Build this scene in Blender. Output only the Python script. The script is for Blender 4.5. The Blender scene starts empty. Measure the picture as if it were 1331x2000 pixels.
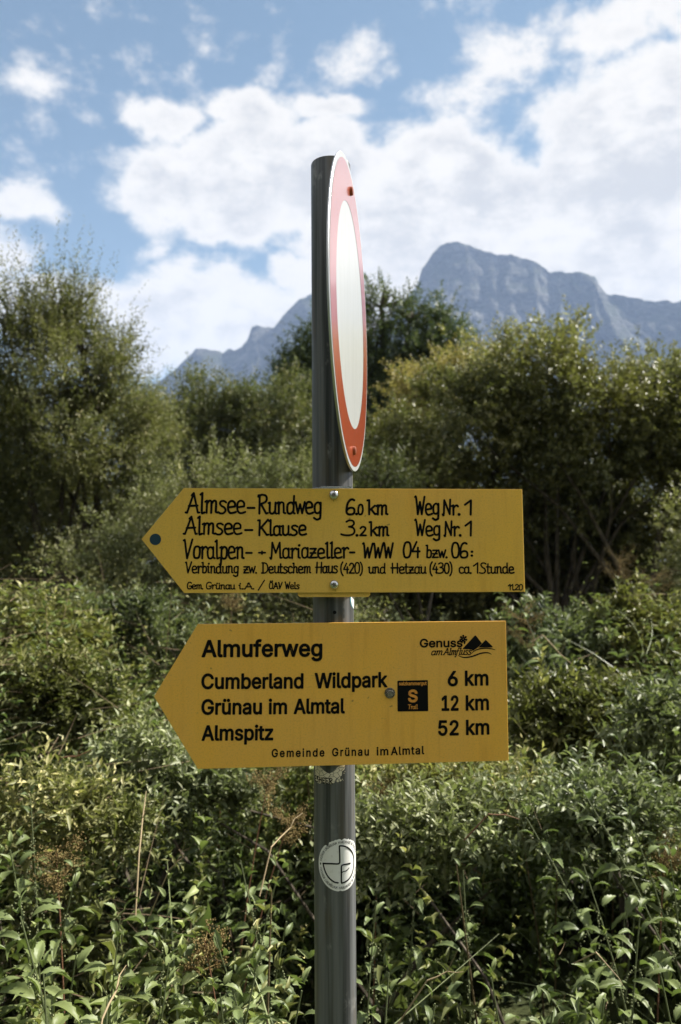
import bpy, math, random
import numpy as np
from mathutils import Vector, Matrix

random.seed(7)
RNG = np.random.default_rng(7)
scene = bpy.context.scene
C = scene.collection

# ------------------------------------------------------------------ camera
CAM = np.array([0.0, 0.0, 1.6])
FPX, CX, CY = 1600.0, 665.5, 1000.0            # focal length and centre in photograph pixels
PITCH = math.atan(100 / 1600)
FW = np.array([0, math.cos(PITCH), math.sin(PITCH)])
UP = np.array([0, -math.sin(PITCH), math.cos(PITCH)])
RT = np.array([1.0, 0, 0])
cd = bpy.data.cameras.new('camera')
cam = bpy.data.objects.new('camera', cd)
C.objects.link(cam)
cam.location = CAM
cam.rotation_euler = (math.radians(90) + PITCH, 0, 0)
cd.sensor_fit = 'VERTICAL'
cd.sensor_height = 36.0
cd.sensor_width = 24.0
cd.lens = 36.0 * FPX / 2000.0
cd.clip_start = 0.05
cd.clip_end = 20000
cd.dof.use_dof = True
cd.dof.focus_distance = 1.20
cd.dof.aperture_fstop = 6.3
scene.camera = cam

# ------------------------------------------------------------------ light
SUN_EL, SUN_AZ = math.radians(46), math.radians(23)     # azimuth measured from +X towards +Y
SD = Vector((math.cos(SUN_EL) * math.cos(SUN_AZ), math.cos(SUN_EL) * math.sin(SUN_AZ), math.sin(SUN_EL)))
sl = bpy.data.lights.new('sun', 'SUN')
sl.energy = 5.0
sl.angle = math.radians(0.53)
sl.color = (1.0, 0.95, 0.86)
sun = bpy.data.objects.new('sun', sl)
sun.rotation_euler = SD.to_track_quat('Z', 'Y').to_euler()
sun.location = (8, 3, 12)
C.objects.link(sun)

scene.view_settings.view_transform = 'Standard'
scene.view_settings.look = 'None'
scene.view_settings.gamma = 1
scene.view_settings.use_curve_mapping = False
scene.view_settings.exposure = 1.55
scene.cycles.use_denoising = True
scene.cycles.max_bounces = 5
scene.cycles.diffuse_bounces = 1
scene.cycles.transparent_max_bounces = 4
scene.cycles.volume_bounces = 0
scene.cycles.sample_clamp_indirect = 6


class NT:
    """small helper that writes node trees"""
    def __init__(self, tree):
        self.t = tree
        tree.nodes.clear()

    def n(self, typ, **kw):
        nd = self.t.nodes.new(typ)
        for k, v in kw.items():
            if k.startswith('i_'):
                key = k[2:]
                key = int(key) if key.isdigit() else key.replace('_', ' ')
                self.put(nd.inputs[key], v)
            else:
                setattr(nd, k, v)
        return nd

    def put(self, sock, v):
        if isinstance(v, bpy.types.NodeSocket):
            self.t.links.new(v, sock)
        elif isinstance(v, bpy.types.Node):
            self.t.links.new(v.outputs[0], sock)
        else:
            sock.default_value = v

    def math(self, op, a, b=0.0, c=0.0, clamp=False):
        nd = self.t.nodes.new('ShaderNodeMath')
        nd.operation = op
        nd.use_clamp = clamp
        self.put(nd.inputs[0], a)
        self.put(nd.inputs[1], b)
        self.put(nd.inputs[2], c)
        return nd.outputs[0]

    def vmath(self, op, a, b=(0, 0, 0)):
        nd = self.t.nodes.new('ShaderNodeVectorMath')
        nd.operation = op
        self.put(nd.inputs[0], a)
        self.put(nd.inputs[1], b)
        return nd.outputs['Value'] if op in ('LENGTH', 'DISTANCE', 'DOT_PRODUCT') else nd.outputs[0]

    def mix(self, f, a, b, blend='MIX'):
        nd = self.t.nodes.new('ShaderNodeMix')
        nd.data_type = 'RGBA'
        nd.blend_type = blend
        self.put(nd.inputs[0], f)
        self.put(nd.inputs[6], a if not isinstance(a, tuple) else (*a, 1)[:4])
        self.put(nd.inputs[7], b if not isinstance(b, tuple) else (*b, 1)[:4])
        return nd.outputs[2]

    def noise(self, vec, scale, detail=4, rough=0.5, dist=0.0, out='Fac'):
        nd = self.t.nodes.new('ShaderNodeTexNoise')
        self.put(nd.inputs['Vector'], vec)
        nd.inputs['Scale'].default_value = scale
        nd.inputs['Detail'].default_value = detail
        nd.inputs['Roughness'].default_value = rough
        nd.inputs['Distortion'].default_value = dist
        return nd.outputs[out]

    def ss(self, v, lo, hi, a=0.0, b=1.0, smooth=True):
        nd = self.t.nodes.new('ShaderNodeMapRange')
        nd.interpolation_type = 'SMOOTHSTEP' if smooth else 'LINEAR'
        self.put(nd.inputs[0], v)
        nd.inputs[1].default_value = lo
        nd.inputs[2].default_value = hi
        nd.inputs[3].default_value = a
        nd.inputs[4].default_value = b
        return nd.outputs[0]


# the sky: Nishita air with cumulus clouds placed by compass direction and height above the horizon
world = bpy.data.worlds.new('World')
scene.world = world
world.use_nodes = True
w = NT(world.node_tree)
sky = w.n('ShaderNodeTexSky', sky_type='NISHITA')
sky.sun_disc = False
sky.sun_elevation = SUN_EL
sky.sun_rotation = math.pi / 2 - SUN_AZ
sky.altitude = 600
sky.air_density = 1.0
sky.dust_density = 0.6
sky.ozone_density = 1.6
tc = w.n('ShaderNodeTexCoord')
gen = tc.outputs['Generated']
sep = w.n('ShaderNodeSeparateXYZ', i_0=gen)
azi = w.math('ARCTAN2', sep.outputs[0], sep.outputs[1])
ele = w.math('ARCSINE', sep.outputs[2])
uv = w.n('ShaderNodeCombineXYZ', i_0=azi, i_1=ele).outputs[0]
warp = w.noise(gen, 7.0, 5, 0.6, out='Color')
warp = w.vmath('SCALE', w.vmath('SUBTRACT', warp, (0.5, 0.5, 0.5)))
warp.node.inputs['Scale'].default_value = 0.075
uvw = w.vmath('ADD', uv, warp)
# (azimuth, elevation, half width, half height, weight); angles x 1600
CLOUDS = [
    (300, 200, 110, 45, 1.0), (480, 190, 130, 45, 1.05), (650, 185, 130, 26, 0.8), (340, 345, 165, 95, 1.35), (480, 330, 170, 110, 1.45),
    (420, 420, 120, 60, 1.25), (660, 340, 200, 110, 1.55), (860, 300, 150, 110, 1.55), (780, 430, 260, 120, 1.55),
    (1000, 400, 200, 130, 1.55), (1190, 380, 230, 190, 1.65), (1330, 330, 250, 210, 1.65), (1220, 190, 120, 60, 0.9),
    (900, 150, 130, 85, 0.85), (1000, 80, 140, 60, 0.7), (720, 60, 100, 60, 0.7), (1250, 20, 260, 55, 0.75),
    (250, 640, 200, 110, 1.45), (1290, 170, 110, 90, 1.25), (480, 640, 280, 125, 1.55), (340, 600, 150, 100, 1.35), (650, 560, 170, 100, 1.35), (560, 520, 60, 60, 1.25), (780, 560, 170, 120, 1.45),
    (30, 370, 95, 45, 0.8), (10, 500, 70, 70, 0.9), (70, 580, 150, 70, 1.1), (290, 468, 55, 35, 0.7), (250, 50, 75, 60, 0.35),
    (430, 55, 80, 45, 0.35), (30, 145, 60, 30, 0.3), (175, 215, 40, 20, 0.4), (1120, 560, 330, 110, 1.45), (1340, 560, 250, 110, 1.35),
    (330, 100, 70, 40, 0.35), (520, 120, 60, 30, 0.4), (1060, 290, 60, 40, -0.5),
]
dens = None
neg = None
for (px, py, rx, ry, wt) in CLOUDS:
    u0 = math.atan((px - CX) / FPX)
    v0 = math.atan((1100 - py) / FPX * math.cos(u0))
    dlt = w.vmath('MULTIPLY', w.vmath('SUBTRACT', uvw, (u0, v0, 0)), (FPX / rx, FPX / ry, 0))
    ln = w.vmath('LENGTH', dlt)
    val = w.ss(ln, 0.15, 1.35, abs(wt), 0.0)
    if wt < 0:
        neg = val
        continue
    if dens is None:
        dens = val
    else:
        dens = w.math('SMOOTH_MAX', dens, val, 0.12)
dens = w.math('SUBTRACT', dens, neg)
fbm = w.noise(gen, 9.0, 9, 0.62, 0.25)
fbm2 = w.noise(w.vmath('MULTIPLY', gen, (1, 1, 1.7)), 30.0, 7, 0.62, 0.1)
side = w.ss(w.math('ABSOLUTE', azi), 0.48, 0.85, 0.0, 0.5)
high = w.ss(ele, 0.72, 0.95, 0.0, 0.45)
base = w.math('ADD', dens, w.math('MAXIMUM', side, high))
base = w.math('ADD', base, w.math('MULTIPLY', w.math('SUBTRACT', fbm, 0.5), 2.4))
base = w.math('ADD', base, w.math('MULTIPLY', w.math('SUBTRACT', fbm2, 0.5), 1.15))
cov = w.ss(base, 0.14, 0.85)
thick = w.ss(base, 0.6, 1.5)
shn = w.noise(w.vmath('ADD', gen, (0.035, 0.01, 0.05)), 9.0, 8, 0.6, 0.3)
shn2 = w.noise(w.vmath('MULTIPLY', gen, (1, 1, 1.8)), 17.0, 7, 0.62)
grey = w.math('MULTIPLY', thick, w.ss(w.math('ADD', w.math('MULTIPLY', shn, 0.5), w.math('MULTIPLY', shn2, 0.5)), 0.42, 0.58))
ccol = w.mix(grey, (5.15, 4.85, 4.4), (3.5, 3.4, 3.25))
bluer = w.mix(1.0, sky.outputs[0], (0.66, 0.69, 0.57), 'MULTIPLY')
fin = w.mix(cov, bluer, ccol)
bg = w.n('ShaderNodeBackground', i_Color=fin, i_Strength=0.074)
wo = w.n('ShaderNodeOutputWorld', i_Surface=bg)


# ------------------------------------------------------------------ helpers
def ray(px, py):
    return FW + RT * ((px - CX) / FPX) + UP * ((CY - py) / FPX)


def at_depth(px, py, d):
    """point seen in direction (px, py) at forward distance d"""
    r = ray(px, py)
    return CAM + r * (d / r[1])


def tag(o, label=None, cat=None, group=None, kind=None):
    if label: o['label'] = label
    if cat: o['category'] = cat
    if group: o['group'] = group
    if kind: o['kind'] = kind
    return o


def empty(name, loc=(0, 0, 0), rz=0.0):
    o = bpy.data.objects.new(name, None)
    o.empty_display_size = 0.05
    C.objects.link(o)
    o.location = loc
    o.rotation_euler = (0, 0, rz)
    return o


def link(name, me, mat=None, parent=None, smooth=False):
    o = bpy.data.objects.new(name, me)
    C.objects.link(o)
    if mat is not None and not me.materials:
        me.materials.append(mat)
    if parent is not None:
        o.parent = parent
    if smooth:
        me.polygons.foreach_set('use_smooth', [True] * len(me.polygons))
    return o


def mesh_np(name, V, F, tint=None):
    """V (n,3), F (m,3 or 4) -> mesh; tint: per-face value saved as an attribute"""
    me = bpy.data.meshes.new(name)
    V = np.ascontiguousarray(V, dtype=np.float32)
    F = np.ascontiguousarray(F, dtype=np.int32)
    k = F.shape[1]
    me.vertices.add(len(V))
    me.vertices.foreach_set('co', V.ravel())
    me.loops.add(F.size)
    me.loops.foreach_set('vertex_index', F.ravel())
    me.polygons.add(len(F))
    me.polygons.foreach_set('loop_start', np.arange(0, F.size, k, dtype=np.int32))
    me.update(calc_edges=True)
    if tint is not None:
        a = me.attributes.new('tint', 'FLOAT', 'FACE')
        a.data.foreach_set('value', np.ascontiguousarray(tint, dtype=np.float32))
    return me


class MB:
    """collects simple shapes as one mesh"""
    def __init__(self):
        self.v, self.f = [], []

    def add(self, vs, fs):
        o = len(self.v)
        self.v += [tuple(p) for p in vs]
        self.f += [tuple(i + o for i in f) for f in fs]

    def prism(self, pts, y0, y1):
        """polygon in X/Z extruded from y0 (front) to y1"""
        n = len(pts)
        vs = [(p[0], y0, p[1]) for p in pts] + [(p[0], y1, p[1]) for p in pts]
        fs = [tuple(range(n)), tuple(range(2 * n - 1, n - 1, -1))]
        fs += [(i, i + n, (i + 1) % n + n, (i + 1) % n) for i in range(n)]
        self.add(vs, fs)

    def tube(self, pts, radii, seg=10, cap=True):
        pts = [Vector(p) for p in pts]
        n = len(pts)
        rings = []
        ref = Vector((0.3, 0.9, 0.1))
        for i, p in enumerate(pts):
            t = (pts[min(i + 1, n - 1)] - pts[max(i - 1, 0)]).normalized()
            a = t.cross(ref)
            if a.length < 1e-3: a = t.cross(Vector((1, 0, 0)))
            a.normalize()
            b = t.cross(a)
            rings.append([p + (a * math.cos(6.28318530 * k / seg) + b * math.sin(6.28318530 * k / seg)) * radii[i] for k in range(seg)])
        vs = [q for r in rings for q in r]
        fs = []
        for i in range(n - 1):
            for k in range(seg):
                fs.append((i * seg + k, i * seg + (k + 1) % seg, (i + 1) * seg + (k + 1) % seg, (i + 1) * seg + k))
        if cap:
            fs.append(tuple(range(seg - 1, -1, -1)))
            fs.append(tuple((n - 1) * seg + k for k in range(seg)))
        self.add(vs, fs)

    def lathe(self, prof, seg=32, M=None):
        """prof: (radius, height) along local Z"""
        vs, fs = [], []
        for r, h in prof:
            for k in range(seg):
                a = 2 * math.pi * k / seg
                vs.append(Vector((r * math.cos(a), r * math.sin(a), h)))
        for i in range(len(prof) - 1):
            for k in range(seg):
                fs.append((i * seg + k, i * seg + (k + 1) % seg, (i + 1) * seg + (k + 1) % seg, (i + 1) * seg + k))
        fs.append(tuple(range(seg - 1, -1, -1)))
        fs.append(tuple((len(prof) - 1) * seg + k for k in range(seg)))
        if M is not None: vs = [M @ q for q in vs]
        self.add(vs, fs)

    def build(self, name, mat, parent=None, smooth=False):
        me = bpy.data.meshes.new(name)
        me.from_pydata(self.v, [], self.f)
        me.validate()
        me.update()
        o = link(name, me, mat, parent)
        if smooth:
            me.polygons.foreach_set('use_smooth', [True] * len(me.polygons))
            me.update()
            try:
                me.set_sharp_from_angle(angle=math.radians(35))
            except Exception:
                pass
        return o


def principled(name, col, rough=0.5, metal=0.0, spec=0.5):
    m = bpy.data.materials.new(name)
    m.use_nodes = True
    t = NT(m.node_tree)
    b = t.n('ShaderNodeBsdfPrincipled')
    b.inputs['Base Color'].default_value = (*col, 1)
    b.inputs['Roughness'].default_value = rough
    b.inputs['Metallic'].default_value = metal
    b.inputs['Specular IOR Level'].default_value = spec
    t.n('ShaderNodeOutputMaterial', i_Surface=b)
    return m, t, b


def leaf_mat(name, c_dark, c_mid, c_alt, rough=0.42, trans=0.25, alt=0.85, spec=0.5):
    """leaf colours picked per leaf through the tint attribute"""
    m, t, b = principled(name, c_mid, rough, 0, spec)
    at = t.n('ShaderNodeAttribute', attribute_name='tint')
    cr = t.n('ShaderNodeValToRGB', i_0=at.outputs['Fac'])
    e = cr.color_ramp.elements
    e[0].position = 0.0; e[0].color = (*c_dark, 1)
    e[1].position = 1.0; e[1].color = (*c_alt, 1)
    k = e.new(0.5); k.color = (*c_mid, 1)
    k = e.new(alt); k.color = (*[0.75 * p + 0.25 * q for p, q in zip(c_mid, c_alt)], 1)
    geo = t.n('ShaderNodeNewGeometry')
    nz = t.noise(geo.outputs['Position'], 1.3, 3, 0.6)
    col = t.mix(t.ss(nz, 0.35, 0.7, 0.0, 0.55), cr.outputs[0], (c_mid[0] * 1.25, c_mid[1] * 1.1, c_mid[2] * 0.8), 'MIX')
    t.put(b.inputs['Base Color'], col)
    tr = t.n('ShaderNodeBsdfTranslucent', i_Color=t.mix(1.0, col, (1.3, 1.5, 0.8), 'MULTIPLY'))
    ms = t.n('ShaderNodeMixShader', i_0=trans, i_1=b.outputs[0], i_2=tr.outputs[0])
    t.put(next(n for n in t.t.nodes if n.type == 'OUTPUT_MATERIAL').inputs[0], ms)
    return m

# ------------------------------------------------------------------ lettering
# brush alphabet: strokes of points in hundredths of the capital height; a doubled point is a corner
HAND = {
 'A': (55, "0,2 6,1 6,1 30,98 30,98 48,1 48,1 54,2|12,34 46,36|22,86 30,98"),
 'l': (20, "0,90 7,98 7,98 8,8 13,0 19,3"), 'm': (53, "0,56 7,62 7,62 7,0|7,46 15,61 23,59 25,46 25,0|25,46 33,61 41,59 43,46 43,5 43,5 50,2"),
 's': (35, "29,55 20,62 9,60 5,50 11,38 23,29 28,14 20,1 8,0 0,6"), 'e': (37, "4,29 29,34 29,34 29,50 21,61 10,60 3,46 3,18 10,2 21,0 34,6"),
 '-': (24, "0,32 22,32"), 'R': (47, "2,97 8,98 8,98 9,0|2,90 16,100 33,96 39,80 33,62 11,50|15,50 38,1 38,1 45,3"),
 'u': (39, "0,58 6,61 6,61 6,14 12,2 20,1 28,12 30,22|30,61 30,4 30,4 37,1"), 'n': (40, "0,57 7,62 7,62 7,0|7,46 16,61 26,58 28,44 28,5 28,5 35,2"),
 'd': (40, "30,98 30,4 30,4 36,1|30,46 22,60 10,58 3,44 3,16 8,2 18,0 27,10 30,20"), 'w': (42, "0,61 9,2 9,2 19,50 19,50 28,2 28,2 39,62"),
 'g': (36, "28,61 28,-16 22,-28 12,-31 1,-22|28,48 20,61 10,59 3,46 3,20 8,6 18,4 26,12 28,20"),
 '6': (38, "30,93 22,99 13,93 5,72 2,40 2,16 8,2 20,0 30,6 33,22 30,38 20,44 8,38 3,24"), '.': (12, "3,2 4,2"), ',': (12, "3,2 4,2"),
 '0': (38, "18,100 8,92 3,60 3,36 8,6 18,0 28,8 33,38 33,62 28,92 18,100"), 'k': (39, "0,96 8,98 8,98 8,0|33,60 10,28|17,35 33,2 33,2 39,3"),
 'W': (52, "0,100 6,96 14,0 14,0 25,72 25,72 34,0 34,0 48,102"), 'N': (42, "0,1 5,1 7,96 7,96 32,2 32,2 34,100"), 'r': (29, "0,57 7,62 7,62 7,0|7,42 14,57 23,62 28,55"),
 '1': (24, "0,68 18,98 18,98 18,0"), 'K': (50, "0,97 8,98 8,98 9,0|44,102 11,42|17,50 42,2 42,2 49,5"),
 'a': (37, "28,46 20,60 9,58 3,44 3,16 8,2 18,0 26,10 28,20|28,61 28,5 28,5 35,1"), '3': (40, "2,90 14,100 27,95 31,78 24,62 12,57 12,57 28,50 34,28 28,8 12,0 -8,3 -16,8"),
 '2': (37, "4,80 10,96 21,99 30,88 30,70 20,40 2,3 2,3 34,3"), 'V': (43, "0,94 5,98 5,98 16,0 16,0 40,100"), 'o': (35, "16,61 7,57 3,42 3,18 7,3 16,0 25,3 29,18 29,42 25,57 16,61"),
 'p': (38, "0,57 7,62 7,62 7,-28 2,-30|7,46 16,61 26,58 31,44 31,16 26,2 16,0 9,8 7,16"), '+': (20, "0,32 20,32|10,42 10,22"),
 'M': (56, "0,1 6,1 8,98 8,98 25,32 25,32 42,98 42,98 46,1 46,1 53,1"), 'i': (20, "0,57 6,61 6,61 7,5 7,5 14,2|8,82 9,83"),
 'z': (36, "2,59 28,60 28,60 2,2 2,2 33,4|3,32 27,32"), '4': (38, "20,98 2,38 2,38 34,38|26,62 26,0"), 'b': (37, "0,96 7,98 7,98 7,2|7,46 14,60 24,58 30,44 30,16 24,2 14,0 7,6"),
 ':': (10, "3,8 4,8|3,46 4,46"), '(': (18, "14,108 4,80 1,40 5,0 15,-24"), ')': (18, "1,108 11,80 14,40 10,0 0,-24"), 'H': (48, "7,98 7,0|38,98 38,0|-2,52 44,53"),
 't': (25, "8,90 8,10 14,0 22,4|0,61 20,61"), 'c': (33, "28,52 20,61 10,59 3,46 3,16 10,1 20,0 30,6"), 'S': (42, "36,90 24,99 10,96 4,80 12,60 28,44 34,22 26,4 10,0 -4,5"),
 'D': (48, "2,98 8,98 8,98 8,0|-2,1 20,1 36,16 42,50 34,86 16,98 2,98"), 'h': (40, "0,96 7,98 7,98 7,0|7,46 16,61 26,58 28,44 28,4 28,4 35,2"),
 'G': (45, "38,86 28,98 14,96 4,76 2,44 6,10 18,0 32,4 38,20 38,42 38,42 22,42"), 'f': (28, "26,92 18,99 11,90 9,66 4,-26 -4,-30|-2,56 22,58"),
 '/': (34, "0,-10 30,102"), 'O': (44, "20,100 8,92 2,60 2,36 8,6 20,0 32,8 38,38 38,62 32,92 20,100"), 'I': (14, "5,98 5,0"), 'U': (44, "4,98 4,18 12,2 22,0 32,4 38,20 38,98"),
 'T': (42, "0,98 40,98|20,98 20,0"), 'L': (36, "4,98 4,0 4,0 34,0"), 'E': (38, "36,98 4,98 4,98 4,0 4,0 36,0|4,50 30,50"), 'F': (36, "36,98 4,98 4,98 4,0|4,52 30,52"),
 'B': (42, "4,98 4,0|4,98 24,96 32,76 24,54 4,52|4,52 28,48 36,26 26,2 4,0"), 'v': (34, "0,60 14,0 14,0 30,60"), ' ': (28, ""),
}
HAND['ü'] = (39, HAND['u'][1] + "|10,84 11,84|26,84 27,84")
HAND['Ö'] = (44, HAND['O'][1] + "|10,118 11,118|30,118 31,118")
HAND['Ü'] = HAND['ü']


def smooth_stroke(pts, step=5):
    """Catmull-Rom through the points; doubled points stay sharp"""
    runs, cur = [], [pts[0]]
    for p in pts[1:]:
        if p == cur[-1]:
            runs.append(cur); cur = [p]
        else:
            cur.append(p)
    runs.append(cur)
    out = []
    for r in runs:
        if len(r) < 2: continue
        if len(r) == 2:
            seg = [r[0], r[1]]
        else:
            closed = r[0] == r[-1]
            seg = []
            for i in range(len(r) - 1):
                p1, p2 = r[i], r[i + 1]
                p0 = r[i - 1] if i > 0 else (r[-2] if closed else p1)
                p3 = r[i + 2] if i + 2 < len(r) else (r[1] if closed else p2)
                for k in range(step):
                    t = k / step
                    seg.append(tuple(0.5 * (2 * b + (c - a) * t + (2 * a - 5 * b + 4 * c - d) * t * t + (3 * b - a - 3 * c + d) * t ** 3)
                                     for a, b, c, d in zip(p0, p1, p2, p3)))
            seg.append(r[-1])
        out += seg if not out else seg[1:]
    return out


def stroke_poly(mb, pts, width, place, lift, taper=1.0):
    """flat brush stroke with round ends and joints; place maps (x, z) to 3-D, lift raises it off the panel"""
    hw = width / 2
    P = [np.array(p, float) for p in pts]
    n = len(P)
    for i in range(n - 1):
        d = P[i + 1] - P[i]
        L = np.hypot(*d)
        if L < 1e-9: continue
        m = max(1, int(L / (width * 2.5)))
        nn = np.array([-d[1], d[0]]) / L
        for j in range(m):
            a, b = P[i] + d * j / m, P[i] + d * (j + 1) / m
            mb.add([place(*(a - nn * hw), lift), place(*(b - nn * hw), lift), place(*(b + nn * hw), lift), place(*(a + nn * hw), lift)], [(0, 1, 2, 3)])
    for i in range(n):
        if 0 < i < n - 1:
            a, b = P[i] - P[i - 1], P[i + 1] - P[i]
            if abs(a[0] * b[1] - a[1] * b[0]) < 0.15 * (np.hypot(*a) * np.hypot(*b) + 1e-12): continue
        k = 8
        mb.add([place(P[i][0] + hw * math.cos(6.2832 * q / k), P[i][1] + hw * math.sin(6.2832 * q / k), lift + 1e-5) for q in range(k)], [tuple(range(k))])


def hand_line(mb, frame, text, x0, x1, yb0, yb1, cap, wpx, shear=0.0, seed=0):
    """brush lettering between photo points, laid on the sign's own plane"""
    A, B = frame.loc(x0, yb0), frame.loc(x1, yb1)
    top = frame.loc(x0, yb0 - cap)
    H = np.hypot(*(top - A))
    u = (B - A) / np.hypot(*(B - A))
    v = np.array([-u[1], u[0]])
    rr = random.Random(text + str(seed))
    adv = sum(HAND[c][0] for c in text) - 4
    sx = np.hypot(*(B - A)) / adv
    sz = H / 100
    wd = wpx * H / cap
    x = 0
    for c in text:
        a, st = HAND[c]
        jy, js, jr = rr.uniform(-1.5, 1.5), rr.uniform(0.97, 1.03), rr.uniform(-0.03, 0.03)
        for k, s in enumerate(st.split('|')):
            if not s: continue
            pts = [tuple(map(float, q.split(','))) for q in s.split()]
            pts = smooth_stroke(pts)
            q2 = []
            for (px, py) in pts:
                py = py * js + jy
                X = (x + px) * sx + (shear + jr) * py * sz
                q2.append(tuple(A + u * X + v * py * sz))
            dot = 1.35 if len(pts) == 2 and abs(pts[0][0] - pts[1][0]) < 2 and abs(pts[0][1] - pts[1][1]) < 2 else 1
            stroke_poly(mb, q2, wd * dot * rr.uniform(0.93, 1.06), frame.at, 0.0004 + 3e-5 * k)
        x += a


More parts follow.
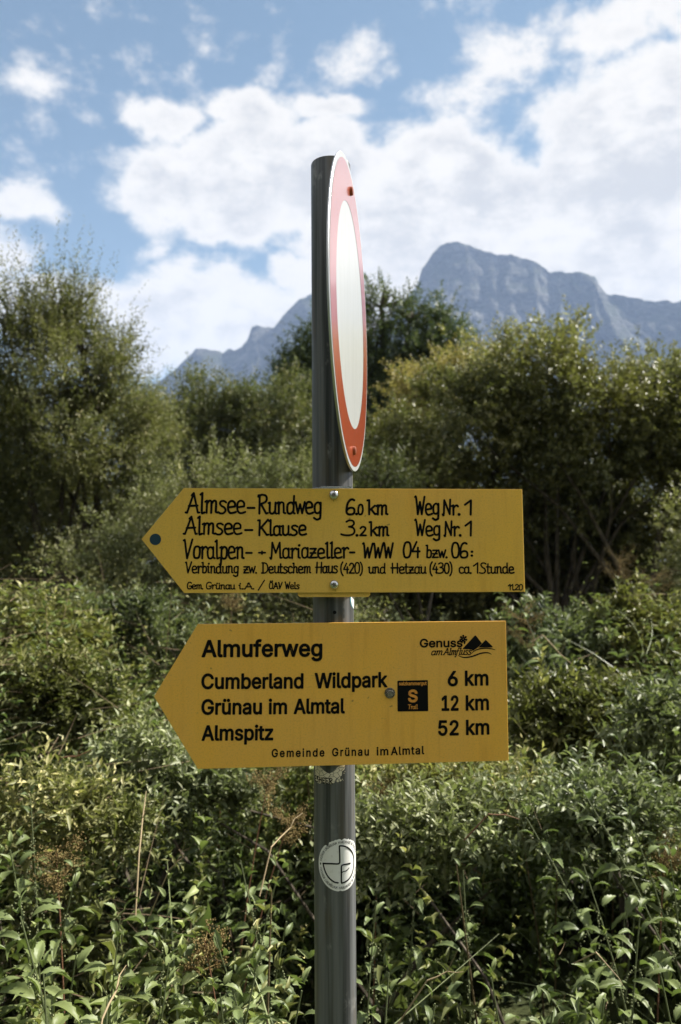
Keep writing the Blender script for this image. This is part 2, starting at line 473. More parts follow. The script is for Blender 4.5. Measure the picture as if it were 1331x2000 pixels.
GLYPH = {'1':[453,[[181,0,76,0,76,18,76,36,76,55,181,55,286,55,391,55,391,36,391,18,391,0,286,0],[250,509,276,509,276,339,276,170,276,0,255,0,234,0,212,0,212,149,212,299,212,448,211,448,210,448,209,448,168,418,127,388,86,358,86,381,86,404,86,427,123,454,161,481,198,509,224,509]]],'2':[453,[[172,0,64,0,64,16,64,32,64,47,121,108,177,168,234,229,254,249,270,267,282,282,295,298,304,313,311,327,317,341,320,356,320,371,320,390,316,405,308,419,299,432,288,442,273,449,259,456,242,460,224,460,204,460,187,456,172,447,158,439,147,428,139,413,131,399,127,382,127,362,107,362,86,362,66,362,66,392,72,419,86,442,100,465,119,483,143,496,167,509,194,516,225,516,255,516,282,509,306,497,329,484,348,467,361,445,374,424,381,399,381,372,381,354,378,335,371,318,364,300,353,280,336,259,319,237,296,211,267,180,229,140,191,100,153,60,153,59,153,58,153,57,231,57,310,57,389,57,389,38,389,19,389,0,281,0]]],'5':[453,[[254,-7,221,-7,191,-7,164,-1,140,11,116,23,97,39,83,60,69,81,61,104,60,130,81,130,101,130,122,130,124,115,129,101,138,89,147,77,159,67,173,60,188,53,204,50,221,50,242,50,260,55,276,64,292,74,305,87,314,104,323,121,328,141,328,162,328,184,323,204,314,221,304,238,291,252,275,262,258,272,239,277,218,277,201,277,184,274,167,268,151,263,138,255,128,246,108,248,88,250,67,253,77,338,86,423,96,509,186,509,276,509,366,509,366,490,366,471,366,452,294,452,222,452,151,452,145,402,139,352,134,301,135,301,135,301,136,301,147,311,161,319,178,325,194,331,211,334,229,334,253,334,274,329,294,321,313,313,331,301,345,285,359,270,371,252,379,231,387,210,391,188,391,163,391,130,384,101,369,76,354,50,334,30,309,15,283,1]]],'6':[453,[[258,-7,226,-7,195,-7,167,0,142,15,118,29,98,49,84,74,71,100,64,129,64,162,64,186,69,212,80,239,91,266,110,300,137,340,176,396,214,453,252,509,276,509,299,509,322,509,265,426,208,344,151,261,149,261,147,261,145,261,150,271,157,280,165,288,174,296,184,302,196,307,207,312,221,314,235,314,266,314,293,308,316,295,339,282,357,263,370,240,382,216,389,189,389,157,389,125,382,97,368,73,354,48,334,28,310,14,286,0],[207,48,226,48,246,48,264,53,279,63,294,72,306,85,314,101,323,118,327,136,327,157,327,178,323,197,314,213,306,230,294,242,279,251,264,261,246,265,226,265,207,265,189,261,174,252,159,243,147,230,138,214,129,198,125,179,125,158,125,137,129,118,138,102,147,85,159,72,174,63,189,53]]],'A':[480,[[39,0,16,0,78,170,140,339,201,509,226,509,251,509,276,509,338,339,401,170,463,0,440,0,418,0,395,0,359,101,323,202,287,302,281,321,273,344,264,372,255,400,245,435,232,478,236,478,241,478,245,478,233,435,222,399,213,371,204,343,196,320,191,302,155,202,120,101,85,0,62,0],[197,142,110,142,110,161,110,180,110,199,197,199,283,199,370,199,370,180,370,161,370,142,283,142]]],'C':[510,[[293,-7,267,-7,223,-7,184,4,150,25,116,46,89,76,70,115,50,154,40,201,40,254,40,308,50,354,70,393,89,432,116,462,150,484,184,505,223,516,267,516,293,516,317,512,340,504,363,497,384,486,402,471,420,457,436,439,448,418,460,398,468,374,473,348,451,348,430,348,408,348,404,366,398,381,389,395,381,408,370,419,357,428,345,438,331,444,315,449,300,454,284,456,267,456,236,456,208,448,184,432,159,417,139,394,125,364,111,334,103,297,103,254,103,211,111,175,125,145,140,115,159,92,184,76,209,61,236,53,267,53,284,53,300,55,315,60,331,65,345,71,357,81,370,90,381,101,389,114,398,128,404,143,408,160,430,160,451,160,473,160,469,135,460,111,448,91,436,70,421,52,402,38,384,23,363,12,341,5,318,-3]]],'E':[419,[[165,0,60,0,60,170,60,339,60,509,164,509,268,509,372,509,372,490,372,471,372,452,290,452,207,452,125,452,125,396,125,341,125,286,202,286,278,286,355,286,355,267,355,248,355,229,278,229,202,229,125,229,125,172,125,114,125,57,208,57,292,57,375,57,375,38,375,19,375,0,270,0]]],'G':[520,[[309,-7,269,-7,223,-7,184,4,149,25,115,46,88,77,69,116,50,155,40,201,40,254,40,308,50,354,69,393,88,432,115,462,149,484,183,505,221,516,265,516,292,516,317,512,340,504,364,496,385,484,403,469,422,454,437,437,449,416,461,396,470,373,474,349,452,349,430,349,408,349,403,365,396,380,387,393,379,406,368,417,356,427,344,436,330,444,315,448,300,453,283,456,265,456,235,456,208,448,183,432,159,417,139,394,125,364,111,334,103,297,103,254,103,211,111,175,125,145,140,115,159,92,184,76,209,61,237,53,269,53,297,53,323,59,345,71,367,83,384,101,396,123,409,146,415,172,415,202,421,201,428,200,434,199,384,199,333,199,283,199,283,218,283,237,283,256,348,256,413,256,478,256,478,237,478,219,478,200,478,158,469,122,451,91,433,60,408,36,377,19,345,2]]],'H':[517,[[82,0,60,0,60,170,60,339,60,509,82,509,103,509,125,509,125,435,125,362,125,289,214,289,303,289,392,289,392,362,392,435,392,509,414,509,435,509,457,509,457,339,457,170,457,0,435,0,414,0,392,0,392,77,392,155,392,232,303,232,214,232,125,232,125,155,125,77,125,0,103,0]]],'R':[449,[[82,0,60,0,60,170,60,339,60,509,119,509,177,509,236,509,275,509,307,502,333,489,359,475,378,457,390,433,403,410,409,382,409,352,409,321,403,295,390,271,378,248,359,230,333,217,307,204,275,198,236,198,189,198,143,198,96,198,96,217,96,236,96,255,142,255,188,255,234,255,260,255,281,259,298,267,314,275,326,286,334,300,341,315,345,332,345,352,345,372,341,390,334,405,326,420,314,431,298,440,281,448,259,452,233,452,197,452,161,452,125,452,125,301,125,151,125,0,103,0],[378,0,353,0,312,76,271,153,230,229,254,229,279,229,303,229,344,153,386,76,428,0,403,0]]],'S':[447,[[263,-9,224,-9,187,-9,155,-3,128,9,100,21,79,38,64,60,49,82,40,107,38,137,60,137,82,137,104,137,106,117,112,101,123,88,134,75,149,65,166,59,184,52,203,49,224,49,247,49,268,53,286,60,304,68,319,78,329,92,340,105,346,121,346,139,346,155,341,169,332,179,323,189,311,198,296,205,281,211,264,217,245,222,224,228,204,234,184,239,142,251,109,268,86,289,63,311,52,339,52,372,52,401,60,426,75,448,90,469,111,486,138,498,164,510,194,516,227,516,261,516,290,510,316,498,342,486,362,469,377,449,392,428,400,404,401,378,380,378,358,378,337,378,335,403,323,423,302,437,281,451,256,459,225,459,203,459,184,455,167,448,151,441,138,431,129,418,120,406,115,391,115,376,115,358,120,344,131,334,142,323,154,314,169,308,184,302,199,297,212,293,230,289,247,284,264,279,279,275,295,270,312,264,328,257,344,248,359,238,373,227,385,214,395,198,404,181,408,162,408,139,408,111,401,86,386,64,372,41,351,24,323,11,296,-2]]],'W':[686,[[180,0,155,0,109,170,63,339,16,509,38,509,60,509,82,509,109,404,136,300,163,196,168,179,172,163,175,145,179,128,183,111,187,94,190,76,194,58,197,40,194,40,192,40,189,40,193,58,196,76,200,94,203,111,207,128,211,145,215,163,220,179,224,196,251,300,279,404,306,509,331,509,355,509,380,509,407,404,434,300,462,196,466,179,470,163,474,145,478,128,482,111,486,94,490,76,494,58,497,40,494,40,491,40,488,40,492,58,495,76,499,94,502,111,506,128,510,145,515,163,519,179,523,196,550,300,576,404,603,509,625,509,647,509,670,509,623,339,577,170,530,0,505,0,480,0,455,0,426,108,397,215,368,323,362,344,357,367,351,391,346,416,341,444,336,475,341,475,345,475,350,475,345,445,340,419,335,395,330,371,324,347,318,323,289,215,260,108,230,0,205,0]]],'a':[389,[[182,-9,160,-9,136,-9,114,-4,94,5,75,14,59,27,48,45,36,62,30,83,30,108,30,130,35,147,43,161,52,175,63,185,78,193,92,201,108,207,125,211,143,215,160,218,178,220,201,223,219,225,234,227,248,228,258,231,265,235,272,239,276,245,276,255,276,255,276,256,276,257,276,272,273,286,267,297,261,308,252,316,240,322,228,328,213,331,196,331,178,331,162,328,149,322,136,317,126,309,118,301,110,292,104,283,100,274,80,280,61,285,41,291,50,314,62,332,79,346,95,360,113,369,133,375,153,381,173,384,194,384,208,384,223,383,239,379,255,376,271,370,286,360,301,351,313,338,322,320,332,303,337,280,337,251,337,168,337,84,337,0,317,0,297,0,277,0,277,17,277,35,277,52,275,52,274,52,272,52,268,43,261,34,252,25,243,15,230,7,215,1,200,-5],[155,45,170,45,193,45,212,50,228,59,243,68,255,79,263,93,271,107,276,122,276,138,276,155,276,173,276,190,273,187,268,184,259,182,251,180,242,178,231,176,221,174,210,172,200,171,190,170,182,169,175,168,161,166,147,163,134,159,121,154,111,148,103,139,96,131,92,119,92,105,92,92,95,81,102,72,109,63,118,57,130,52,142,48]]],'b':[424,[[261,-8,229,-8,206,-8,187,-4,172,4,158,12,146,21,138,31,129,42,123,51,118,59,116,59,114,59,112,59,112,39,112,20,112,0,92,0,72,0,53,0,53,170,53,339,53,509,73,509,93,509,114,509,114,446,114,382,114,319,115,319,117,319,118,319,123,327,129,336,137,346,145,356,157,365,171,373,186,381,205,384,229,384,261,384,289,376,313,361,337,345,356,322,370,293,383,263,390,229,390,189,390,149,383,114,370,84,356,55,337,32,313,16,289,0],[197,47,220,47,244,47,263,53,279,66,295,78,308,95,316,117,324,138,328,162,328,189,328,216,324,240,316,261,308,282,296,299,280,311,264,324,244,330,220,330,197,330,177,324,161,312,145,300,133,284,125,263,117,242,113,217,113,189,113,161,117,136,125,115,133,94,146,77,162,65,178,53]]],'d':[424,[[219,-8,195,-8,164,-8,136,0,111,16,87,32,68,55,55,84,41,114,34,149,34,189,34,229,41,263,55,293,69,322,88,345,112,361,136,376,164,384,196,384,219,384,238,381,253,373,268,365,279,356,287,346,296,336,302,327,306,319,308,319,309,319,311,319,311,382,311,446,311,509,331,509,351,509,372,509,372,339,372,170,372,0,352,0,332,0,313,0,313,20,313,39,313,59,311,59,309,59,307,59,302,51,295,42,287,31,278,21,267,12,252,4,238,-4],[181,47,205,47,227,47,247,53,263,65,279,77,291,94,299,115,308,136,312,161,312,189,312,217,308,242,300,263,292,284,279,300,263,312,247,324,228,330,205,330,181,330,161,324,145,311,129,299,116,282,108,261,100,240,96,216,96,189,96,162,100,138,109,117,117,95,129,78,145,66,161,53]]],'e':[404,[[238,-8,212,-8,175,-8,143,0,117,16,90,33,70,56,56,85,41,114,34,148,34,187,34,226,41,260,55,290,69,319,89,343,115,359,141,376,171,384,205,384,226,384,246,381,266,374,285,367,303,356,319,341,335,326,348,306,357,282,366,258,371,228,371,194,371,186,371,178,371,169,272,169,174,169,75,169,75,187,75,204,75,221,163,221,250,221,338,221,329,215,319,208,310,202,310,227,306,249,298,269,290,288,278,303,263,314,247,325,228,330,205,330,182,330,163,325,146,313,130,302,118,288,109,270,100,251,96,232,96,211,96,200,96,189,96,178,96,150,101,126,110,106,120,87,134,72,151,61,168,51,189,46,212,46,228,46,241,48,254,53,266,57,277,64,285,73,294,82,301,93,306,105,325,101,345,96,365,91,359,71,349,54,335,39,321,24,303,13,283,4,262,-4]]],'f':[254,[[154,379,228,379,228,362,228,344,228,327,154,327,80,327,6,327,6,344,6,362,6,379,80,379],[101,0,81,0,81,144,81,288,81,432,81,453,86,471,96,486,106,500,119,511,135,519,152,526,169,530,187,530,201,530,213,529,222,527,232,525,238,523,243,521,238,503,233,486,227,468,224,470,220,471,215,472,210,473,203,474,195,474,176,474,163,469,154,460,146,451,142,437,142,419,142,279,142,140,142,0,121,0]]],'g':[425,[[238,-151,207,-151,179,-151,155,-147,134,-140,113,-132,96,-123,82,-110,69,-98,58,-84,51,-69,67,-60,84,-50,101,-41,107,-49,113,-57,122,-66,130,-75,141,-82,154,-88,168,-94,186,-97,207,-97,238,-97,263,-90,282,-75,302,-60,311,-37,311,-6,311,19,311,44,311,68,310,68,308,68,306,68,301,60,295,51,287,41,278,32,267,23,252,16,238,8,219,5,195,5,164,5,137,12,113,27,88,41,69,62,55,90,41,118,34,152,34,191,34,230,41,264,55,293,69,322,88,345,112,361,137,376,165,384,196,384,220,384,239,381,253,373,268,365,280,356,288,346,297,336,303,327,308,319,309,319,311,319,313,319,313,339,313,359,313,379,333,379,353,379,372,379,372,250,372,121,372,-9,372,-42,365,-69,350,-90,335,-111,316,-126,291,-136,266,-146],[181,59,205,59,228,59,248,64,264,75,280,86,292,101,300,121,308,141,312,165,312,193,312,220,308,243,300,264,292,284,280,301,264,312,248,324,228,330,205,330,181,330,161,324,145,312,129,299,117,283,109,262,100,242,96,219,96,193,96,166,100,143,109,123,117,103,129,87,145,76,162,65]]],'i':[167,[[73,0,53,0,53,126,53,253,53,379,73,379,93,379,114,379,114,253,114,126,114,0,93,0],[95,443,84,443,72,443,62,447,54,455,45,462,41,472,41,483,41,494,45,504,54,512,62,520,72,524,84,524,95,524,106,520,114,512,122,504,126,494,126,483,126,472,122,462,114,455,106,447]]],'k':[381,[[132,158,110,137,110,162,110,187,110,212,113,212,117,212,121,212,175,268,230,323,284,379,310,379,335,379,360,379,301,319,243,259,184,199,182,199,179,199,177,199,155,178],[73,0,53,0,53,170,53,339,53,509,73,509,93,509,114,509,114,339,114,170,114,0,93,0],[320,0,294,0,245,62,197,124,148,186,162,200,177,214,191,229,252,152,312,76,372,0,346,0]]],'l':[189,[[147,-2,139,-2,110,-2,88,5,74,20,60,35,53,57,53,84,53,226,53,367,53,509,73,509,93,509,114,509,114,372,114,235,114,99,114,81,116,69,120,62,125,55,133,52,146,52,152,52,157,52,160,53,164,53,167,54,170,54,173,37,177,20,181,3,175,1,169,0,162,-1,154,-2]]],'m':[610,[[73,0,53,0,53,126,53,253,53,379,72,379,92,379,112,379,112,351,112,323,112,295,111,295,109,295,108,295,113,316,121,332,132,346,144,359,157,369,172,376,187,383,203,386,219,386,247,386,270,378,287,361,305,344,316,322,321,295,318,295,315,295,312,295,317,313,325,329,337,343,349,357,364,367,381,375,398,382,416,386,437,386,459,386,479,381,497,372,515,362,530,348,541,328,551,309,557,285,557,255,557,170,557,85,557,0,536,0,516,0,496,0,496,85,496,169,496,254,496,281,488,301,473,313,457,325,439,330,419,330,402,330,387,327,374,320,362,313,352,303,345,290,339,278,335,263,335,247,335,165,335,82,335,0,315,0,295,0,274,0,274,87,274,173,274,260,274,281,267,298,253,311,239,324,221,330,199,330,185,330,171,327,158,320,144,313,134,303,126,289,118,276,114,258,114,238,114,159,114,79,114,0,93,0]]],'n':[410,[[114,249,114,227,114,151,114,76,114,0,93,0,73,0,53,0,53,126,53,253,53,379,72,379,92,379,112,379,112,349,112,318,112,287,109,287,106,287,102,287,114,322,131,347,152,362,174,377,199,384,227,384,253,384,276,379,295,369,314,358,330,342,341,321,352,299,357,273,357,240,357,160,357,80,357,0,337,0,316,0,296,0,296,78,296,157,296,235,296,265,288,288,273,304,258,321,237,329,210,329,192,329,175,325,161,317,146,309,135,298,126,283,118,267]]],'p':[424,[[73,-143,53,-143,53,31,53,205,53,379,72,379,92,379,112,379,112,359,112,339,112,319,114,319,116,319,118,319,123,327,129,336,137,346,145,356,157,365,171,373,186,381,205,384,229,384,261,384,289,376,313,361,337,345,356,322,370,293,383,263,390,229,390,189,390,149,383,114,370,84,356,55,337,32,313,16,289,0,261,-8,229,-8,206,-8,187,-4,173,4,158,12,146,21,138,31,130,42,123,51,118,59,117,59,115,59,114,59,114,-8,114,-76,114,-143,93,-143],[197,47,220,47,244,47,263,53,279,66,295,78,308,95,316,117,324,138,328,162,328,189,328,216,324,240,316,261,308,282,296,299,280,311,264,324,244,330,220,330,197,330,177,324,161,312,145,300,133,284,125,263,117,242,113,217,113,189,113,161,117,136,125,115,133,94,146,77,162,65,178,53]]],'r':[259,[[73,0,53,0,53,126,53,253,53,379,72,379,92,379,112,379,112,360,112,340,112,321,113,321,114,321,115,321,122,340,135,355,152,367,170,379,190,385,213,385,218,385,223,385,229,384,235,384,240,384,243,384,243,363,243,343,243,322,242,323,237,323,230,324,223,325,215,326,207,326,189,326,173,322,159,315,145,307,134,297,126,284,118,270,114,255,114,237,114,158,114,79,114,0,93,0]]],'s':[365,[[211,-8,182,-8,156,-8,133,-4,112,3,92,11,75,23,62,38,49,53,40,72,36,94,55,98,74,102,94,107,99,86,109,70,124,60,139,50,158,45,181,45,208,45,229,51,244,62,260,74,268,87,268,103,268,116,263,127,254,136,245,144,231,151,212,155,191,160,170,165,149,170,115,178,89,191,72,208,55,225,47,247,47,274,47,296,53,315,65,332,77,348,94,361,115,370,136,380,160,384,187,384,213,384,235,380,254,372,272,365,287,353,299,339,310,325,319,309,324,290,305,286,287,281,268,277,263,292,255,304,243,316,230,327,212,333,187,333,165,333,146,327,131,317,116,306,109,293,109,277,109,263,114,252,124,243,134,235,150,228,172,223,191,218,210,214,229,209,264,201,290,188,306,171,323,154,331,133,331,107,331,84,325,64,312,47,300,30,282,16,260,6,237,-3]]],'t':[227,[[138,379,204,379,204,362,204,344,204,327,138,327,72,327,6,327,6,344,6,362,6,379,72,379],[65,345,65,471,85,471,106,471,126,471,126,347,126,222,126,98,126,81,129,69,136,61,143,54,154,50,170,50,174,50,179,50,185,51,191,52,197,53,202,54,206,36,209,19,213,2,207,0,200,-2,192,-3,184,-4,176,-4,168,-4,136,-4,110,4,92,21,74,38,65,62,65,93,65,219]]],'u':[410,[[211,-5,182,-5,157,-5,134,0,115,11,95,21,80,37,69,59,58,80,53,107,53,139,53,219,53,299,53,379,73,379,93,379,114,379,114,301,114,222,114,144,114,114,121,91,137,75,152,58,173,50,200,50,218,50,235,54,249,62,264,70,275,81,283,97,292,112,296,131,296,153,296,228,296,304,296,379,316,379,337,379,357,379,357,253,357,126,357,0,337,0,318,0,298,0,298,31,298,61,298,92,301,92,304,92,307,92,295,57,279,32,257,17,235,2]]],'w':[567,[[158,0,138,0,99,126,61,253,23,379,44,379,66,379,87,379,103,324,118,269,133,214,140,191,147,165,154,137,161,108,168,76,175,41,172,41,168,41,165,41,172,75,179,106,186,135,193,163,199,190,206,214,221,269,237,324,252,379,273,379,295,379,316,379,332,324,347,269,362,214,368,190,375,164,382,136,388,107,395,76,402,41,399,41,395,41,391,41,399,75,406,107,413,135,420,164,427,190,434,214,449,269,465,324,480,379,502,379,523,379,545,379,506,253,468,126,429,0,409,0,389,0,368,0,352,57,335,114,319,172,314,189,309,207,305,225,300,243,295,261,291,280,286,299,281,318,277,338,281,338,286,338,291,338,286,319,281,299,277,280,272,261,267,243,263,225,258,206,253,189,248,172,231,114,215,57,199,0,178,0]]],'z':[380,[[141,0,42,0,42,15,42,30,42,46,112,137,183,228,254,320,254,321,254,322,254,323,185,323,117,323,48,323,48,342,48,361,48,379,143,379,238,379,333,379,333,363,333,347,333,331,264,241,195,150,126,60,126,59,126,58,126,56,197,56,268,56,339,56,339,38,339,19,339,0,240,0]]],'ü':[410,[[211,-5,182,-5,157,-5,134,0,115,11,95,21,80,37,69,59,58,80,53,107,53,139,53,219,53,299,53,379,73,379,93,379,114,379,114,301,114,222,114,144,114,114,121,91,137,75,152,58,173,50,200,50,218,50,235,54,249,62,264,70,275,81,283,97,292,112,296,131,296,153,296,228,296,304,296,379,316,379,337,379,357,379,357,253,357,126,357,0,337,0,318,0,298,0,298,31,298,61,298,92,301,92,304,92,307,92,295,57,279,32,257,17,235,2],[288,443,277,443,266,443,256,447,248,455,240,462,236,472,236,483,236,494,240,504,248,512,256,519,266,523,277,523,288,523,298,519,305,512,313,504,317,494,317,483,317,472,313,462,305,455,298,447],[144,443,133,443,122,443,112,447,104,455,97,462,93,472,93,483,93,494,97,504,104,512,112,519,122,523,133,523,144,523,154,519,162,512,170,504,173,494,173,483,173,472,170,462,162,455,154,447]]]}


def area2(pts):
    return sum(a[0] * b[1] - b[0] * a[1] for a, b in zip(pts, pts[1:] + pts[:1])) / 2


def inside(p, poly_):
    c = False
    for a, b in zip(poly_, poly_[1:] + poly_[:1]):
        if (a[1] > p[1]) != (b[1] > p[1]) and p[0] < (b[0] - a[0]) * (p[1] - a[1]) / (b[1] - a[1]) + a[0]:
            c = not c
    return c


def flat_contour(sp, k=4):
    n = len(sp) // 6
    out = []
    for i in range(n):
        a, b = sp[i * 6:i * 6 + 6], sp[(i + 1) % n * 6:(i + 1) % n * 6 + 6]
        p0, p1, p2, p3 = (a[2], a[3]), (a[4], a[5]), (b[0], b[1]), (b[2], b[3])
        flat = abs((p1[0] - p0[0]) * (p3[1] - p0[1]) - (p1[1] - p0[1]) * (p3[0] - p0[0])) + abs((p2[0] - p0[0]) * (p3[1] - p0[1]) - (p2[1] - p0[1]) * (p3[0] - p0[0]))
        m = 1 if flat < 60 else k
        for j in range(m):
            t = j / m
            out.append(tuple((1 - t) ** 3 * q0 + 3 * (1 - t) ** 2 * t * q1 + 3 * (1 - t) * t * t * q2 + t ** 3 * q3 for q0, q1, q2, q3 in zip(p0, p1, p2, p3)))
    return [p for i, p in enumerate(out) if math.dist(p, out[i - 1]) > 0.5]


GPOLY = {}


def glyph_fill(c):
    """triangles (2-D, 1/1000 em) and contours of a printed letter"""
    if c in GPOLY: return GPOLY[c]
    from mathutils.geometry import tessellate_polygon
    cons = [flat_contour(sp) for sp in GLYPH[c][1]]
    cons = [q for q in cons if len(q) > 2]
    big = max(cons, key=lambda q: abs(area2(q)))
    sgn = 1 if area2(big) > 0 else -1
    outer = [q for q in cons if area2(q) * sgn > 0]
    holes = [q for q in cons if area2(q) * sgn < 0]
    tris = []
    for k, o in enumerate(outer):
        hs = [h for h in holes if inside(h[0], o)]
        pts = [p for q in [o] + hs for p in q]
        for a, b, d in tessellate_polygon([[Vector((p[0], p[1], 0)) for p in q] for q in [o] + hs]):
            tris.append((pts[a], pts[b], pts[d], k))
    GPOLY[c] = (tris, cons)
    return GPOLY[c]


def print_line(name, frame, text, x0, x1, yb0, yb1, cap, mat, parent, bold=0.012, track=0, lift=0.0004):
    """printed grotesque lettering: filled outlines, thickened by a line along the contour"""
    A, B = frame.loc(x0, yb0), frame.loc(x1, yb1)
    H = np.hypot(*(frame.loc(x0, yb0 - cap) - A))
    L = np.hypot(*(B - A))
    bold *= 1000
    x, place = 0, []
    xmin, xmax = 1e9, -1e9
    for c in text:
        if c == ' ':
            x += 280 + track
            continue
        tris, cons = glyph_fill(c)
        for q in cons:
            xmin = min(xmin, min(p[0] for p in q) + x)
            xmax = max(xmax, max(p[0] for p in q) + x)
        place.append((c, x))
        x += GLYPH[c][0] + track
    xmin -= bold
    xmax += bold
    u = (B - A) / L
    v = np.array([-u[1], u[0]])
    sx = L / (xmax - xmin)
    sz = H / (512 + 2 * bold)
    T = lambda px, py: tuple(A + u * ((px - xmin) * sx) + v * ((py + bold) * sz))
    mb = MB()
    for c, x in place:
        tris, cons = glyph_fill(c)
        for a, b, d, k in tris:
            P = [T(p[0] + x, p[1]) for p in (a, b, d)]
            if area2(P) < 0: P.reverse()
            mb.add([frame.at(*p, lift + 1e-5 * k) for p in P], [(0, 1, 2)])
        for k, q in enumerate(cons):
            P = [T(p[0] + x, p[1]) for p in q]
            stroke_poly(mb, P + [P[0]], 2 * bold * sz, frame.at, lift + 4e-5 + 1e-5 * k)
    return mb.build(name, mat, parent)

HAZE = 0.000155

# ------------------------------------------------------------------ setting: ground, mountains
gm, t, b = principled('meadow_soil', (0.045, 0.05, 0.02), 0.95, 0, 0.1)
geo = t.n('ShaderNodeNewGeometry')
n1 = t.noise(geo.outputs['Position'], 3.0, 8, 0.7)
n2 = t.noise(geo.outputs['Position'], 0.02, 6, 0.6)
colr = t.mix(t.ss(n1, 0.35, 0.65), (0.022, 0.028, 0.012), (0.07, 0.075, 0.03))
colr = t.mix(t.ss(n2, 0.4, 0.6, 0, 0.6), colr, (0.05, 0.08, 0.025))
t.put(b.inputs['Base Color'], colr)
t.put(b.inputs['Normal'], t.n('ShaderNodeBump', i_Strength=0.6, i_Distance=0.05, i_Height=n1).outputs[0])


def vnoise(x, y, seed=0):
    xi, yi = np.floor(x).astype(np.int64), np.floor(y).astype(np.int64)
    xf, yf = x - xi, y - yi
    def h(a, c):
        v = (a * 374761393 + c * 668265263 + seed * 974634777) & 0xFFFFFFFF
        v = ((v ^ (v >> 13)) * 1274126177) & 0xFFFFFFFF
        return ((v ^ (v >> 16)) & 0xFFFF) / 65535.0
    u, v = xf * xf * (3 - 2 * xf), yf * yf * (3 - 2 * yf)
    return (h(xi, yi) * (1 - u) + h(xi + 1, yi) * u) * (1 - v) + (h(xi, yi + 1) * (1 - u) + h(xi + 1, yi + 1) * u) * v


def fbm_np(x, y, octv=5, gain=0.5, seed=0, ridged=False):
    s, a, tot = 0, 1.0, 0
    for o in range(octv):
        n = vnoise(x * 2 ** o + 17.3 * o, y * 2 ** o + 9.1 * o, seed + o)
        if ridged: n = 1 - np.abs(2 * n - 1)
        s = s + a * n
        tot += a
        a *= gain
    return s / tot


def grid_faces(nr, nc):
    i = np.arange(nr * nc).reshape(nr, nc)
    return np.stack([i[:-1, :-1], i[:-1, 1:], i[1:, 1:], i[1:, :-1]], -1).reshape(-1, 4)


# ground sheet, gently uneven, out to beyond the mountains
rad = np.concatenate([[0], np.geomspace(0.5, 6500, 70)])
ang = np.linspace(0, 2 * np.pi, 73)
R_, A_ = np.meshgrid(rad, ang, indexing='ij')
gx, gy = R_ * np.cos(A_), R_ * np.sin(A_)
gz = (fbm_np(gx * 0.4, gy * 0.4, 3) - 0.5) * 0.12 * np.clip(R_ / 2, 0, 1)
gz = gz - 0.0
gme = mesh_np('ground', np.stack([gx, gy, gz], -1).reshape(-1, 3), grid_faces(71, 73)[:, ::-1])
tag(link('ground', gme, gm, smooth=True), kind='structure')

# rock mountains: one height field in rings round the place; the crest stands 2.6 km away
CREST = [(-900, 640), (-500, 700), (-150, 735), (120, 760), (250, 752), (300, 745), (335, 722), (362, 692), (380, 676), (398, 680), (430, 683), (470, 676), (481, 662),
         (489, 634), (498, 631), (515, 637), (532, 637), (550, 618), (574, 590), (602, 573), (625, 562), (650, 575), (680, 612), (720, 648), (760, 628),
         (788, 588), (803, 570), (820, 548), (828, 522), (838, 508), (850, 488), (868, 474), (888, 467.5), (905, 470), (922, 474), (932, 481), (955, 488),
         (985, 493), (1010, 496), (1040, 502), (1060, 511), (1074, 522), (1082, 530), (1100, 527), (1130, 526), (1160, 531), (1173, 537), (1184, 554),
         (1194, 572), (1212, 570), (1250, 577), (1290, 586), (1308, 583), (1331, 584), (1420, 560), (1600, 600), (1900, 560), (2400, 640), (3000, 600)]
cu_ = np.array([math.atan((p - CX) / FPX) for p, _ in CREST])
ch_ = []
for p, q in CREST:
    r = ray(p, q)
    ch_.append(r[2] / math.hypot(r[0], r[1]))
ch_ = np.array(ch_)
NU, NR = 760, 170
uu = np.linspace(-0.95, 0.95, NU)
tt = np.linspace(0, 1.35, NR)
U_, T_ = np.meshgrid(uu, tt, indexing='ij')
D0, D1 = 1500.0, 2600.0
Rr = D0 + (D1 - D0) * T_
crest = np.interp(uu, cu_, ch_)
crest = crest + (fbm_np(uu * 160, uu * 0 + 3, 4) - 0.5) * 0.006
crestH = crest[:, None] * D1
up_ = np.clip(T_, 0, 1)
prof = 0.55 * up_ ** 1.15 + 0.45 * np.clip((up_ - 0.55) / 0.45, 0, 1) ** 0.8
back = np.clip((T_ - 1) / 0.35, 0, 1)
hgt = crestH * prof * (1 - 0.75 * back ** 1.3)
ww = np.clip(np.minimum(up_, 1) * (1 - up_) * 4, 0, 1) ** 0.6
wx = fbm_np(U_ * 14 + 3, T_ * 4, 3, 0.5, 91) - 0.5
gul = fbm_np(U_ * 13 + 1.6 * T_ + 1.4 * wx, T_ * 2.4 + U_ * 8 + wx, 6, 0.6, 3, ridged=True) - 0.55
gul2 = fbm_np(U_ * 70 + T_ * 9 + wx * 5, T_ * 22 - U_ * 30, 5, 0.6, 8, ridged=True) - 0.5
strata = fbm_np(U_ * 9 + hgt / 900, hgt / 34 + U_ * 9, 4, 0.6, 5) - 0.5
Rr2 = Rr + ww * (gul * 330 + gul2 * 90 + strata * 22)
hgt = hgt + ww * (gul * 110 + gul2 * 34)
mx, my, mz = Rr2 * np.sin(U_), Rr2 * np.cos(U_), hgt - 3
mme = mesh_np('mountain', np.stack([mx, my, mz], -1).reshape(-1, 3), grid_faces(NU, NR)[:, ::-1])
mm, t, b = principled('limestone', (0.3, 0.29, 0.27), 0.95, 0, 0.1)
geo = t.n('ShaderNodeNewGeometry')
pos = geo.outputs['Position']
a1 = t.noise(pos, 0.006, 8, 0.65, 0.3)
a2 = t.noise(t.vmath('MULTIPLY', pos, (0.7, 0.4, 1.3)), 0.02, 8, 0.7, 1.2)
